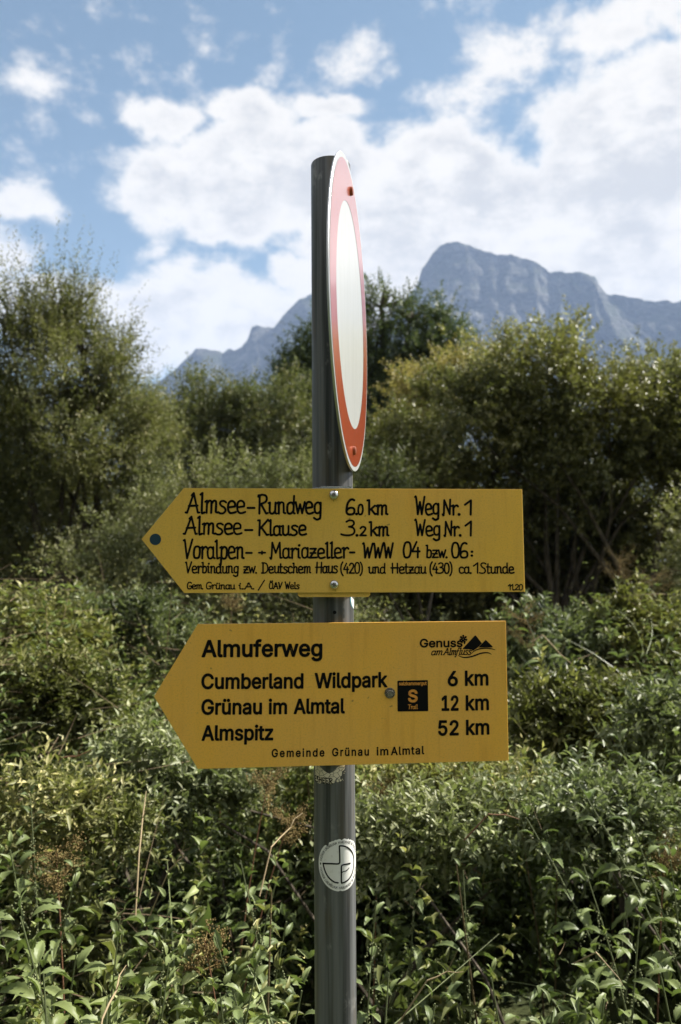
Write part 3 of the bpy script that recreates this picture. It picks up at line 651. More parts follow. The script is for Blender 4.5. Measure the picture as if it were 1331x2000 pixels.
a3 = t.noise(t.vmath('MULTIPLY', pos, (1, 1, 0.3)), 0.025, 7, 0.7)
sepn = t.n('ShaderNodeSeparateXYZ', i_0=geo.outputs['Normal'])
c1 = t.mix(t.ss(a2, 0.38, 0.62), (0.035, 0.035, 0.033), (0.2, 0.193, 0.18))
c1 = t.mix(t.ss(a3, 0.42, 0.66, 0, 0.6), c1, (0.12, 0.12, 0.11))
veg = t.math('MULTIPLY', t.ss(sepn.outputs[2], 0.35, 0.75), t.ss(a1, 0.42, 0.58))
c1 = t.mix(t.math('MULTIPLY', veg, 0.8), c1, (0.055, 0.07, 0.035))
t.put(b.inputs['Base Color'], c1)
t.put(b.inputs['Normal'], t.n('ShaderNodeBump', i_Strength=1.0, i_Distance=45.0, i_Height=t.math('ADD', a2, a3)).outputs[0])
tag(link('mountain', mme, mm), kind='structure')

# the blue air between here and the mountains
hz = MB()
bx = [(-5200, -600, -4.5), (5200, -600, -4.5), (5200, 6900, -4.5), (-5200, 6900, -4.5)]
hz.add(bx + [(x, y, 1085) for x, y, _ in bx], [(3, 2, 1, 0), (4, 5, 6, 7), (0, 1, 5, 4), (1, 2, 6, 5), (2, 3, 7, 6), (3, 0, 4, 7)])
hm = bpy.data.materials.new('air')
hm.use_nodes = True
t = NT(hm.node_tree)
pv = t.n('ShaderNodeVolumePrincipled')
pv.inputs['Color'].default_value = (0.45, 0.62, 0.98, 1)
pv.inputs['Density'].default_value = HAZE
pv.inputs['Anisotropy'].default_value = 0.0
t.n('ShaderNodeOutputMaterial', i_Volume=pv)
tag(hz.build('haze', hm), kind='stuff')

# ------------------------------------------------------------------ foliage builders
KITE_V = np.array([(0, 0, 0), (0.45, -0.5, 0.09), (1, 0, -0.1), (0.45, 0.5, 0.09)])
KITE_F = np.array([(0, 1, 2), (0, 2, 3)])


def blade(rows, fold=0.12, droop=0.25):
    """leaf with midrib: rows (t, half width)"""
    V, F = [(0, 0, 0)], []
    for tq, hw in rows:
        z = 0.12 * math.sin(tq * math.pi) - droop * tq * tq
        V += [(tq, -hw, z + fold * hw), (tq, 0, z), (tq, hw, z + fold * hw)]
    V.append((1, 0, -droop))
    n = len(rows)
    F += [(0, 1, 2), (0, 2, 3)]
    for i in range(n - 1):
        a, c = 1 + 3 * i, 4 + 3 * i
        F += [(a, c, c + 1), (a, c + 1, a + 1), (a + 1, c + 1, c + 2), (a + 1, c + 2, a + 2)]
    a = 1 + 3 * (n - 1)
    e = len(V) - 1
    F += [(a, e, a + 1), (a + 1, e, a + 2)]
    return np.array(V, float), np.array(F)


LEAF_V, LEAF_F = blade([(0.18, 0.4), (0.42, 0.5), (0.75, 0.24)], 0.5, 0.16)
LANCE_V, LANCE_F = blade([(0.3, 0.5), (0.7, 0.34)], 0.6, 0.14)


def unit(v):
    return v / (np.linalg.norm(v, axis=-1, keepdims=True) + 1e-9)


def bake(P, AX, NZ, L, Wd, tint, proto):
    """many leaves in one mesh: base point, axis, upward side, length, width"""
    PV, PF = proto
    AX = unit(AX)
    BY = unit(np.cross(NZ, AX))
    NN = np.cross(AX, BY)
    V = P[:, None] + PV[None, :, 0:1] * (AX * L[:, None])[:, None] + PV[None, :, 1:2] * (BY * Wd[:, None])[:, None] + PV[None, :, 2:3] * (NN * L[:, None])[:, None]
    F = PF[None] + (np.arange(len(P)) * len(PV))[:, None, None]
    return V.reshape(-1, 3), F.reshape(-1, 3), np.repeat(tint, len(PF))


def join(parts):
    V, F, T, o = [], [], [], 0
    for v, f, tq in parts:
        V.append(v); F.append(f + o); T.append(tq)
        o += len(v)
    return np.concatenate(V), np.concatenate(F), np.concatenate(T)


def twig_leaves(P, D, Lt, n, L, ratio, tint0, spread=0.8, flat=0.55):
    """leaves along many twigs; P base, D direction, Lt length"""
    m = len(P)
    tq = (np.arange(n)[None] + RNG.uniform(0.1, 0.9, (m, n))) / n
    side = unit(np.cross(D, RNG.normal(size=(m, 3))))
    oth = np.cross(D, side)
    ph = RNG.uniform(0, 6.283, (m, 1)) + np.arange(n)[None] * 2.4
    out = side[:, None] * np.cos(ph)[..., None] + oth[:, None] * np.sin(ph)[..., None]
    base = P[:, None] + D[:, None] * (tq * Lt[:, None])[..., None]
    base[..., 2] -= (tq ** 2) * (Lt[:, None] * 0.12)
    ax = D[:, None] * RNG.uniform(0.35, 1.0, (m, n, 1)) + out * spread + RNG.normal(size=(m, n, 3)) * 0.25
    nz = RNG.normal(size=(m, n, 3)) * flat + np.array([0, 0, 1.0])
    ll = L * RNG.uniform(0.6, 1.25, (m, n)) * (1.05 - 0.45 * tq)
    tn = np.clip(tint0[:, None] + RNG.normal(size=(m, n)) * 0.16, 0, 1)
    return base.reshape(-1, 3), ax.reshape(-1, 3), nz.reshape(-1, 3), ll.ravel(), ll.ravel() * ratio, tn.ravel()


bark, t, b = principled('bark', (0.07, 0.055, 0.04), 0.9, 0, 0.2)
geo = t.n('ShaderNodeNewGeometry')
nb = t.noise(t.vmath('MULTIPLY', geo.outputs['Position'], (1, 1, 0.2)), 40, 5, 0.6)
t.put(b.inputs['Base Color'], t.mix(t.ss(nb, 0.35, 0.65), (0.035, 0.028, 0.02), (0.12, 0.1, 0.075)))


def bush(name, label, cat, group, d, lobes, mat, leaf=0.065, ratio=0.3, dens=150, nleaf=13, shoots=0, shoot_len=0.5,
         tw=0.28, tints=(0.2, 0.6), up=0.5, depth=0.9, spread=0.8, minz=0.1):
    """tree or bush: crown of leafy twigs round lobes given by direction (photo px), depth d and radii"""
    lob = []
    for q in lobes:
        px, py, rx, ry = q[:4]
        dd = d + (q[4] if len(q) > 4 else 0)
        c = at_depth(px, py, dd)
        lob.append((q[5] if len(q) > 5 else 1.0, c, np.array([rx * dd / FPX, min(rx, ry) * dd / FPX * depth, ry * dd / FPX])))
    bx_ = float(np.mean([c[0] for _, c, _ in lob]))
    by_ = float(np.mean([c[1] for _, c, _ in lob]))
    root = empty(name, (bx_, by_, 0))
    tag(root, label, cat, group)
    parts = []
    for df, c, r in lob:
        area = 4 * np.pi * (np.mean(r) ** 2)
        m = int(area * dens * df)
        # twigs gather in sprays round limb ends; between the sprays the crown is open and dark
        cr = 0.020 * d ** 0.9
        nc = max(20, int(area * df * 0.42 / (math.pi * cr * cr)))
        NC = unit(RNG.normal(size=(nc, 3)))
        pick = RNG.integers(0, nc, m)
        own = RNG.uniform(0.78, 1.22, nc)[pick]
        shift = RNG.normal(size=(m, 3)) * (cr / np.mean(r)) * 0.55
        N = unit(NC[pick] + shift)
        # uneven surface: clumps push out, gaps sink in
        q = N * r + c
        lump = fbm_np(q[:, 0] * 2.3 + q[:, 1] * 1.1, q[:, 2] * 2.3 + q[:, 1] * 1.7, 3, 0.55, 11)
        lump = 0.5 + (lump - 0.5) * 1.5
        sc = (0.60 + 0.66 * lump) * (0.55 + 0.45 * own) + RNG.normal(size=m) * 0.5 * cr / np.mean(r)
        inner = RNG.random(m) < 0.24
        sc = np.where(inner, RNG.uniform(0.25, 0.75, m), sc)
        P = c + N * r * sc[:, None]
        D = unit(N + shift / (cr / np.mean(r)) * 0.8 + np.array([0, 0, up]) + RNG.normal(size=(m, 3)) * 0.35)
        k = P[:, 2] > minz
        P, D, lump = P[k], D[k], lump[k]
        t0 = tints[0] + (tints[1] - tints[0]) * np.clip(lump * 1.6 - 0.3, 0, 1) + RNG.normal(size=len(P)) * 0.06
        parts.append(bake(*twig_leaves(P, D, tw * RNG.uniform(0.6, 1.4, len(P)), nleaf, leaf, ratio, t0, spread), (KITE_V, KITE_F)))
        if shoots:
            ms = int(shoots * area)
            N = unit(RNG.normal(size=(ms, 3)) + np.array([0, 0, 0.9]))
            P = c + N * r * 0.85
            D = unit(N * 0.5 + np.array([0, 0, 1.2]) + RNG.normal(size=(ms, 3)) * 0.22)
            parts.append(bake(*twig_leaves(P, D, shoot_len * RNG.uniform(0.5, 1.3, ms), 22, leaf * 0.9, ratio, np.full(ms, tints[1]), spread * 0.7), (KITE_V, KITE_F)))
    V, F, T = join(parts)
    V[:, 0] -= bx_; V[:, 1] -= by_
    link('crown', mesh_np('crown', V, F, T), mat, root)
    # stems and limbs
    br = MB()
    rr = random.Random(name + label)
    hmax = max(c[2] for _, c, _ in lob)
    nst = 3 if cat != 'tree' else 1
    feet = []
    for s in range(nst):
        tr = MB()
        fx, fy = rr.uniform(-0.25, 0.25) * nst, rr.uniform(-0.25, 0.25) * nst
        tipx, tipy = fx * 1.8 + rr.uniform(-.2, .2), fy * 1.8
        h = hmax * rr.uniform(0.6, 0.8)
        r0 = 0.022 * hmax * (1.6 if nst == 1 else 0.8)
        tr.tube([(fx, fy, -0.05), (fx * 1.2 + 0.05, fy * 1.2, h * 0.35), (tipx * 0.8, tipy * 0.8, h * 0.7), (tipx, tipy, h)], [r0, r0 * 0.75, r0 * 0.5, r0 * 0.2], 8)
        tr.build('stem' if cat == 'plant' else 'trunk', bark, root, True)
        feet.append((Vector((fx * 1.2 + 0.05, fy * 1.2, h * 0.35)), r0 * 0.6))
    for df, c, r in lob:
        f, r0 = rr.choice(feet)
        cc = Vector((c[0] - bx_, c[1] - by_, max(c[2], 0.3)))
        mid = f.lerp(cc, 0.5) + Vector((rr.uniform(-.15, .15), rr.uniform(-.15, .15), 0.15))
        br.tube([f, mid, cc], [r0 * 0.8, r0 * 0.5, r0 * 0.3], 6)
        for k in range(9):
            n = Vector([rr.gauss(0, 1) for _ in range(3)]).normalized()
            n.z = abs(n.z)
            e = cc + Vector((n.x * r[0], n.y * r[1], n.z * r[2])) * 0.9
            br.tube([cc, cc.lerp(e, 0.5) + Vector((0, 0, 0.04)), e], [r0 * 0.3, r0 * 0.18, r0 * 0.05], 5)
    br.build('branches', bark, root, True)
    return root


M_WIL = leaf_mat('willow_leaves', (0.014, 0.018, 0.007), (0.145, 0.155, 0.072), (0.38, 0.34, 0.18), 0.45, 0.22, 0.85, 0.22)
M_GRY = leaf_mat('grey_willow_leaves', (0.02, 0.026, 0.012), (0.195, 0.205, 0.11), (0.42, 0.39, 0.22), 0.45, 0.22, 0.85, 0.22)
M_MID = leaf_mat('hazel_leaves', (0.02, 0.028, 0.012), (0.12, 0.135, 0.065), (0.3, 0.26, 0.13), 0.45, 0.22, 0.85, 0.22)
M_DRK = leaf_mat('unseen_wood_leaves', (0.012, 0.02, 0.01), (0.04, 0.055, 0.028), (0.09, 0.1, 0.045), 0.45, 0.2, 0.85, 0.22)
M_ALD = leaf_mat('tree_leaves', (0.02, 0.032, 0.014), (0.08, 0.105, 0.05), (0.18, 0.19, 0.09), 0.45, 0.22, 0.85, 0.22)
M_BIG = leaf_mat('sallow_leaves', (0.018, 0.024, 0.01), (0.15, 0.155, 0.068), (0.45, 0.41, 0.22), 0.4, 0.22, 0.85, 0.22)
M_YEL = leaf_mat('yellowing_leaves', (0.12, 0.1, 0.045), (0.3, 0.25, 0.11), (0.45, 0.38, 0.19), 0.5, 0.3)

bush('willow_bush', 'large olive willow bush with upright shoots at the left edge, tallest on its side', 'bush', None, 9.0,
     [(-70, 670, 130, 130, -.3, .8), (20, 640, 90, 80, -.3, .7), (110, 625, 75, 75, -.3, .65), (150, 630, 45, 70, -.3, .5), (165, 690, 65, 80, -.3, .8), (225, 710, 42, 70, 0, .6), (60, 790, 200, 130, -.4), (195, 810, 80, 100),
      (110, 940, 200, 140, .5, .95), (-50, 980, 180, 190, .6, .95), (40, 1060, 200, 120, .9, 1), (245, 900, 80, 120, .3), (100, 1130, 200, 120, 1.3, .8), (60, 1210, 220, 70, 1.2)], M_WIL, 0.066, 0.26, 205, 13, 13, 0.75, 0.3, (0.25, 0.7), 1.0)
bush('hazel_bush', 'round mid-green bush left of the pole below the lower mountain ridge', 'bush', None, 13.0,
     [(410, 825, 80, 75), (350, 870, 55, 60), (470, 838, 60, 70), (525, 845, 70, 75), (360, 900, 110, 120), (480, 920, 140, 130), (595, 860, 80, 110)], M_MID, 0.085, 0.34, 130, 13, 2, 0.5, 0.34, (0.25, 0.75), 0.5)
bush('grey_willow_shrub', 'low pale grey-green willow shrub behind the left tip of the upper yellow sign', 'shrub', None, 6.6,
     [(430, 985, 120, 85), (560, 985, 100, 85), (320, 1060, 120, 90), (480, 1110, 190, 110), (210, 1140, 100, 90), (620, 1080, 70, 100), (330, 1190, 120, 60), (480, 1200, 160, 65), (620, 1185, 80, 60)], M_GRY, 0.054, 0.26, 240, 12, 8, 0.3, 0.2, (0.3, 0.75), 0.7)
bush('alder_tree', 'dark airy tree standing behind the pole, sky showing between its leaves', 'tree', None, 20.0,
     [(622, 670, 38, 45), (600, 720, 50, 50), (745, 600, 38, 50), (735, 690, 60, 70), (800, 625, 38, 45), (825, 670, 38, 45), (868, 630, 20, 45), (880, 700, 45, 60),
      (690, 640, 40, 55), (850, 690, 50, 60), (640, 740, 60, 60), (800, 760, 100, 80), (630, 800, 90, 90), (700, 780, 80, 90), (575, 770, 50, 60), (740, 900, 140, 130)], M_ALD, 0.115, 0.5, 48, 12, 1.1, 0.9, 0.5, (0.3, 0.7), 0.5)
bush('sallow_bush', 'big rounded bush with sunlit top filling the right side below the peak', 'bush', None, 9.0,
     [(1010, 775, 125, 100, -.3), (1095, 765, 110, 105, -.4), (900, 830, 120, 90, -.1), (1190, 825, 125, 115, -.4), (1290, 850, 115, 115, -.4), (1400, 860, 120, 120, -.4), (960, 930, 190, 110, .3, 1),
      (1150, 940, 200, 120, .35, 1), (1330, 990, 180, 160, .3), (800, 920, 100, 100, .4, 1), (1060, 1030, 220, 100, .9, 1), (880, 1010, 150, 90, .9, 1), (900, 1120, 150, 90, .9, 1.2), (1070, 1130, 160, 90, .9, 1.2), (1210, 1160, 150, 80, .9, 1.2), (830, 1070, 130, 120, 1.2, 1), (1010, 1110, 190, 120, 1.5, 1), (1230, 1110, 190, 120, 1.1, 1), (760, 1180, 130, 70, 1.8), (930, 1190, 160, 70, 1.8), (1120, 1210, 200, 70, 1.6), (1330, 760, 70, 60), (1250, 745, 60, 50)],
     M_BIG, 0.073, 0.44, 150, 13, 3.2, 0.34, 0.26, (0.2, 0.8), 0.7)
bush('yellowing_shrub', 'small shrub with yellowing leaves at the left shoulder of the big bush', 'shrub', None, 10.6,
     [(850, 755, 62, 42), (905, 735, 62, 42), (810, 800, 60, 50), (940, 740, 45, 45)], M_YEL, 0.062, 0.36, 190, 12, 4, 0.3, 0.24, (0.2, 0.8), 0.7)
bush('fern_willow_shrub', 'small feathery green shrub low beside the pole, right of the round sign edge', 'shrub', None, 7.4,
     [(745, 950, 50, 60), (790, 985, 60, 50), (730, 1040, 50, 60)], M_MID, 0.055, 0.24, 200, 13, 7, 0.4, 0.24, (0.3, 0.7), 1.2)
bush('edge_bush', 'grey-leaved bush cut by the right edge just above the meadow', 'bush', None, 7.0,
     [(1390, 1040, 80, 90), (1360, 1130, 90, 70)], M_GRY, 0.05, 0.4, 260, 12, 4, 0.3, 0.2, (0.3, 0.8), 0.7)

# a belt of far trees closes the gaps low between the bushes
P, Lm = [], []
m = 4500
bxx = RNG.uniform(-60, 60, m)
byy = RNG.uniform(42, 62, m)
bh = 5.5 + 4.5 * fbm_np(bxx * 0.12, byy * 0.1, 3, 0.5, 21)
bzz = bh * RNG.uniform(0.05, 1, m) ** 0.6
Pn = np.stack([bxx, byy, bzz], -1)
Dn = unit(RNG.normal(size=(m, 3)) + np.array([0, -0.3, 0.6]))
V, F, T = bake(*twig_leaves(Pn, Dn, RNG.uniform(0.8, 1.8, m), 9, 0.5, 0.6, RNG.uniform(0.2, 0.6, m)), (KITE_V, KITE_F))
tag(link('far_woodland', mesh_np('far_woodland', V, F, T), M_MID), kind='stuff')

# unseen trees added behind and beside the camera: darken the pole, cut sky fill
m = 6000
aa = RNG.uniform(math.radians(128), math.radians(328), m)
rd_ = RNG.uniform(10, 15, m)
hb = 6.5 + 5 * fbm_np(aa * 6, rd_ * 0.1, 3, 0.5, 41)
Pn = np.stack([rd_ * np.cos(aa), rd_ * np.sin(aa), hb * RNG.uniform(0.03, 1, m)], -1)
Dn = unit(RNG.normal(size=(m, 3)) + np.array([0, 0, 0.5]))
V, F, T = bake(*twig_leaves(Pn, Dn, RNG.uniform(0.6, 1.4, m), 7, 0.42, 0.55, RNG.uniform(0.2, 0.6, m)), (KITE_V, KITE_F))
tag(link('unseen_woodland', mesh_np('unseen_woodland', V, F, T), M_DRK), kind='stuff')

# ------------------------------------------------------------------ meadow of nettles and herbs
_CD, _CZ = [0.9, 1.3, 1.9, 2.6, 3.6, 5.0, 7.0, 12], [0.66, 0.80, 0.97, 1.08, 1.25, 1.38, 1.5, 1.6]


def plant_point(px, py):
    """where the line of sight through (px, py) meets the mean top of the meadow"""
    r = ray(px, py)
    r = r / r[1]
    for d in np.arange(1.0, 9, 0.02):
        if CAM[2] + r[2] * d < np.interp(math.hypot(r[0] * d * 0.6, d), _CD, _CZ) - 0.08: break
    return r[0] * d, d


# dark hollows where the herbs open up
HOLLOWS = [(*plant_point(px, py), r, dp) for px, py, r, dp in (
    (860, 1830, .13, .5), (960, 1860, .13, .5), (1030, 1830, .1, .4), (575, 1640, .15, .6), (590, 1700, .1, .5), (340, 1650, .16, .4), (110, 1740, .12, .4), (420, 1710, .1, .35),
    (235, 1370, .3, .6), (270, 1420, .22, .5), (735, 1600, .14, .5), (1310, 1560, .2, .5), (560, 1790, .09, .35), (1100, 1720, .13, .4), (470, 1580, .15, .45), (170, 1560, .16, .35),
    (760, 1720, .1, .35), (1200, 1800, .11, .4), (700, 1900, .08, .4), (330, 1960, .08, .3), (1010, 1480, .2, .4), (1180, 1400, .25, .45), (60, 1400, .2, .4), (1270, 1700, .12, .35), (640, 1500, .2, .5),
    (900, 1560, .14, .35), (240, 1870, .08, .3), (1130, 1900, .09, .35), (810, 1980, .07, .3))]


def hollow(x, y):
    w_ = np.zeros_like(np.asarray(x, float))
    for hx_, hy_, hr, hd_ in HOLLOWS:
        w_ = np.maximum(w_, np.exp(-((x - hx_) ** 2 + ((y - hy_) * 0.75) ** 2) / hr ** 2))
    return w_


def canopy(x, y):
    dd = np.hypot(x * 0.6, y)
    c = np.interp(dd, [0.9, 1.3, 1.9, 2.6, 3.6, 5.0, 7.0, 12], [0.66, 0.80, 0.97, 1.08, 1.25, 1.38, 1.5, 1.6])
    a = fbm_np(x * 2.4 + 5, y * 2.1, 3, 0.55, 31)
    b = fbm_np(x * 1.15 + 15, y * 1.0, 3, 0.55, 37)
    f = np.clip((dd - 2.2) / 2.0, 0, 1)
    q = a * (1 - f) + b * f
    q = np.clip((q - 0.4) / 0.16, 0, 1)
    q = q * q * (3 - 2 * q)
    n = (q - 0.75) + (a - 0.5) * 0.35
    c = c + 0.22 * np.clip((np.abs(x) - 0.3 * y) / 0.8, 0, 1) * np.clip((dd - 2.2) / 1.5, 0, 1)
    for hx_, hy_, hr, hd_ in HOLLOWS:
        c = c - hd_ * np.exp(-((x - hx_) ** 2 + (y - hy_) ** 2) / hr ** 2)
    return c + n * np.interp(dd, [1, 1.6, 3, 6], [0.3, 0.62, 0.75, 0.85])


def herb_leaves(P0, h, n_pairs, L, ratio, lean, tint, rise=0.25):
    """opposite leaf pairs up each stem; P0 (m,3) feet, h heights"""
    m = len(P0)
    k = np.arange(n_pairs)
    fr = 1 - ((n_pairs - 1 - k) / n_pairs) ** 1.15 * 0.72          # crowded to the tip
    z = fr[None] * h[:, None]
    off = lean[:, None] * (fr[None, :, None] ** 2) * h[:, None, None]
    base = P0[:, None] + off
    base[..., 2] += z
    a0 = RNG.uniform(0, 6.283, (m, 1)) + k[None] * 1.5708 + RNG.normal(size=(m, n_pairs)) * 0.4
    Ls = L[:, None] * (1.05 - 0.85 * ((k / (n_pairs - 1)) ** 2.2))[None] * RNG.uniform(0.75, 1.2, (m, n_pairs))
    up_ = (-0.25 + 1.35 * (k / (n_pairs - 1)) ** 1.6)[None] + RNG.normal(size=(m, n_pairs)) * 0.75 + rise - 0.2
    res = []
    for s in (0, math.pi):
        a = a0 + s + RNG.normal(size=(m, n_pairs)) * 0.2
        ax = np.stack([np.cos(a), np.sin(a), up_], -1)
        nz = np.stack([-np.cos(a) * up_, -np.sin(a) * up_, np.ones_like(a)], -1) + RNG.normal(size=(m, n_pairs, 3)) * 0.75
        # low leaves darker, young tips paler: leaf age plus shade contrast put into the tint
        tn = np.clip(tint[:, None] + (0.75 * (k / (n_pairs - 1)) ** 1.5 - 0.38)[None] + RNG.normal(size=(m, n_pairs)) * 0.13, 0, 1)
        res.append((base.reshape(-1, 3), ax.reshape(-1, 3), nz.reshape(-1, 3), Ls.ravel(), Ls.ravel() * ratio, tn.ravel()))
    return [np.concatenate([r[i] for r in res]) for i in range(6)]


M_NET = leaf_mat('nettle_leaves', (0.018, 0.03, 0.013), (0.13, 0.17, 0.068), (0.38, 0.42, 0.19), 0.45, 0.2, 0.85, 0.22)
M_HRB = leaf_mat('herb_leaves', (0.022, 0.032, 0.014), (0.165, 0.185, 0.075), (0.5, 0.45, 0.2), 0.45, 0.2, 0.85, 0.22)


def scatter(n, y0, y1, pw=1.0):
    y = y0 + (y1 - y0) * RNG.random(n) ** pw
    x = RNG.uniform(-1, 1, n) * (0.52 * y + 0.35)
    return x, y


def tufts(n, y0, y1, pw, nt, r):
    """plants grow in tufts of their own height and lean outward from the middle"""
    global TUFT_H, TUFT_O, TUFT_T
    cx_, cy_ = scatter(nt, y0, y1, pw)
    k = RNG.integers(0, nt, n)
    off = RNG.normal(size=(n, 2)) * r
    TUFT_H = RNG.uniform(0.6, 1.1, nt)[k] - np.hypot(off[:, 0], off[:, 1]) * 0.45
    TUFT_T = RNG.random(nt)[k]
    TUFT_O = off
    return cx_[k] + off[:, 0], np.maximum(cy_[k] + off[:, 1], 1.42)


feats_ = []
# near band: full leaves
x, y = tufts(4900, 1.5, 4.3, 0.9, 640, 0.11)
z = canopy(x, y)
gap = fbm_np(x * 2.6 + 40, y * 2.6, 3, 0.6, 77)
h = z * RNG.uniform(0.8, 1.03, len(x)) * TUFT_H
keep = ((gap > 0.4) | (RNG.random(len(x)) < 0.4)) & (hollow(x, y) < RNG.uniform(0.15, 0.6, len(x)))
x, y, z, h, gap, TUFT_O, TUFT_T = x[keep], y[keep], z[keep], h[keep], gap[keep], TUFT_O[keep], TUFT_T[keep]
kind = fbm_np(x * 1.1 + 3, y * 1.1, 3, 0.6, 99) + RNG.normal(size=len(x)) * 0.08 < 0.52
for sel, L0, rt_, mt, pr, npair in ((kind, 0.058, 0.38, 'a', (LANCE_V, LANCE_F), 13), (~kind, 0.06, 0.24, 'b', (LANCE_V, LANCE_F), 16)):
    xs, ys, hs = x[sel], y[sel], h[sel]
    P0 = np.stack([xs, ys, np.zeros_like(xs)], -1)
    ln_ = np.concatenate([RNG.normal(size=(len(xs), 2)) * 0.12 + TUFT_O[sel] * 1.2, np.zeros((len(xs), 1))], 1)
    patch = fbm_np(xs * 1.3 + 9, ys * 1.3, 2, 0.5, 55)
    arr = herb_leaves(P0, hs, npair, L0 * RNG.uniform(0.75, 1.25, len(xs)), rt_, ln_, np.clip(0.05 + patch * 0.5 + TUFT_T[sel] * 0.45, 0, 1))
    bt = bake(*arr, pr)
    feats_.append((mt, bt))
# broad nettles crowd the near corners
xc, yc = tufts(420, 1.38, 1.95, 1.0, 60, 0.07)
kk = ((xc < -0.02) | (xc > 0.32)) & (hollow(xc, yc) < 0.5)
xc, yc, TUFT_H = xc[kk], yc[kk], TUFT_H[kk]
hc = canopy(xc, yc) * RNG.uniform(0.84, 1.0, len(xc)) * TUFT_H
lc = np.concatenate([RNG.normal(size=(len(xc), 2)) * 0.14, np.zeros((len(xc), 1))], 1)
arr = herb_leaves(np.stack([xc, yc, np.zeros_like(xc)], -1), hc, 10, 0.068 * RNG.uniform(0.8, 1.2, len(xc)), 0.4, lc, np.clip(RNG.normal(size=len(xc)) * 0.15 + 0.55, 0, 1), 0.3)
feats_.append(('a', bake(*arr, (LEAF_V, LEAF_F))))
# far band: smaller simple leaves
x, y = tufts(5600, 4.0, 8.5, 0.85, 400, 0.13)
z = canopy(x, y)
h = z * RNG.uniform(0.8, 1.04, len(x)) * TUFT_H
P0 = np.stack([x, y, np.zeros_like(x)], -1)
ln_ = np.concatenate([RNG.normal(size=(len(x), 2)) * 0.1 + TUFT_O * 0.8, np.zeros((len(x), 1))], 1)
patch = fbm_np(x * 1.0 + 9, y * 1.0, 2, 0.5, 56)
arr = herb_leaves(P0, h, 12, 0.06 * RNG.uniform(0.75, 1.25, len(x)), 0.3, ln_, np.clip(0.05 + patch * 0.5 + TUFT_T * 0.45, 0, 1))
feats_.append(('c', bake(*arr, (KITE_V, KITE_F))))
# heaps of tall herbs that rise out of the meadow on both sides
M_HEAP = leaf_mat('heap_leaves', (0.014, 0.022, 0.008), (0.165, 0.175, 0.068), (0.52, 0.47, 0.22), 0.45, 0.22, 0.85, 0.22)
M_HEAP2 = leaf_mat('mugwort_leaves', (0.018, 0.028, 0.014), (0.155, 0.18, 0.095), (0.42, 0.44, 0.26), 0.45, 0.22, 0.85, 0.22)
HEAPS = [
    ('heap of pale tall herbs at the left edge under the foot of the willow bush', 4.2, [(40, 1235, 70, 55), (110, 1275, 70, 55), (20, 1310, 80, 65)], M_HEAP, .4),
    ('feathery tall herb clump left of the lower sign tip, level with its top edge', 4.6, [(195, 1235, 60, 55), (290, 1225, 55, 55), (330, 1270, 60, 60)], M_HEAP2, .26),
    ('yellowish herb mound at the left edge, level with the middle of the lower sign', 3.3, [(60, 1360, 90, 60), (150, 1400, 80, 55)], M_HEAP, .38),
    ('tall herb clump touching the top right corner of the lower sign', 4.2, [(1030, 1235, 32, 48), (1020, 1300, 60, 60)], M_HEAP2, .36),
    ('upright tall herb clump in the right-hand meadow against the dark bush', 4.4, [(1130, 1265, 45, 55), (1180, 1295, 70, 60)], M_HEAP2, .32),
    ('tallest herb clump on the right, beneath the two ochre seed plumes', 4.4, [(1235, 1240, 42, 60), (1290, 1265, 55, 60), (1250, 1315, 80, 60)], M_HEAP, .38),
    ('broad sunlit herb mound right of the lower sign, level with its distances', 3.2, [(1070, 1390, 90, 60), (1180, 1420, 90, 60)], M_HEAP, .36),
    ('herb mound cut by the right edge, level with the bottom of the lower sign', 2.9, [(1310, 1440, 80, 70)], M_HEAP2, .4),
    ('bright herb mound close beside the post on its right, level with the round sticker', 2.35, [(775, 1665, 65, 45), (880, 1640, 80, 50)], M_HEAP2, .38),
    ('herb mound directly beneath the right half of the lower sign', 2.6, [(960, 1570, 75, 45), (850, 1550, 60, 40)], M_HEAP, .34),
    ('brownish herb mound in the left of the meadow above the nettles', 2.4, [(120, 1590, 80, 45), (210, 1620, 60, 40)], M_HEAP, .3),
    ('herb mound in the right of the meadow around the drooping nettles', 2.4, [(1130, 1600, 90, 50), (1230, 1640, 70, 50)], M_HEAP2, .38),
    ('pale herb mound below the bottom left corner of the lower sign', 2.7, [(300, 1530, 80, 50), (400, 1560, 70, 50)], M_HEAP2, .38)]
for hl, hd_, hlob, hm_, hr_ in HEAPS:
    bush('tall_herbs', hl, 'plant', 'heaps of tall herbs in the meadow', hd_, hlob, hm_, 0.014 * hd_ ** 0.9 + 0.012, hr_, 330 / (hd_ / 4) ** 2 * 2.2, 11, 10, 0.2, 0.13, (0.25, 0.8), 0.9, 0.9, 0.8, 0.3)
# low undergrowth filling the feet, its shade deepened by dark leaf tints
x, y = scatter(5200, 0.9, 4.5, 0.9)
P0 = np.stack([x, y, RNG.uniform(0.05, 0.55, len(x)) * np.maximum(canopy(x, y), 0.2) * 0.6], -1)
kk = hollow(x, y) < 0.25
x, y, P0 = x[kk], y[kk], P0[kk]
D = unit(RNG.normal(size=(len(x), 3)) + np.array([0, 0, 0.8]))
arr = twig_leaves(P0, D, RNG.uniform(0.1, 0.22, len(x)), 8, 0.05, 0.4, RNG.uniform(0.0, 0.3, len(x)), 0.8)
feats_.append(('a', bake(*arr, (KITE_V, KITE_F))))
M_FAR = leaf_mat('field_leaves', (0.014, 0.022, 0.009), (0.125, 0.14, 0.055), (0.46, 0.42, 0.2), 0.45, 0.2, 0.85, 0.22)
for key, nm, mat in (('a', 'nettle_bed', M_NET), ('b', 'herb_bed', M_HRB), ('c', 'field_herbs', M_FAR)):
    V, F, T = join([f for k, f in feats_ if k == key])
    tag(link(nm, mesh_np(nm, V, F, T), mat), kind='stuff')
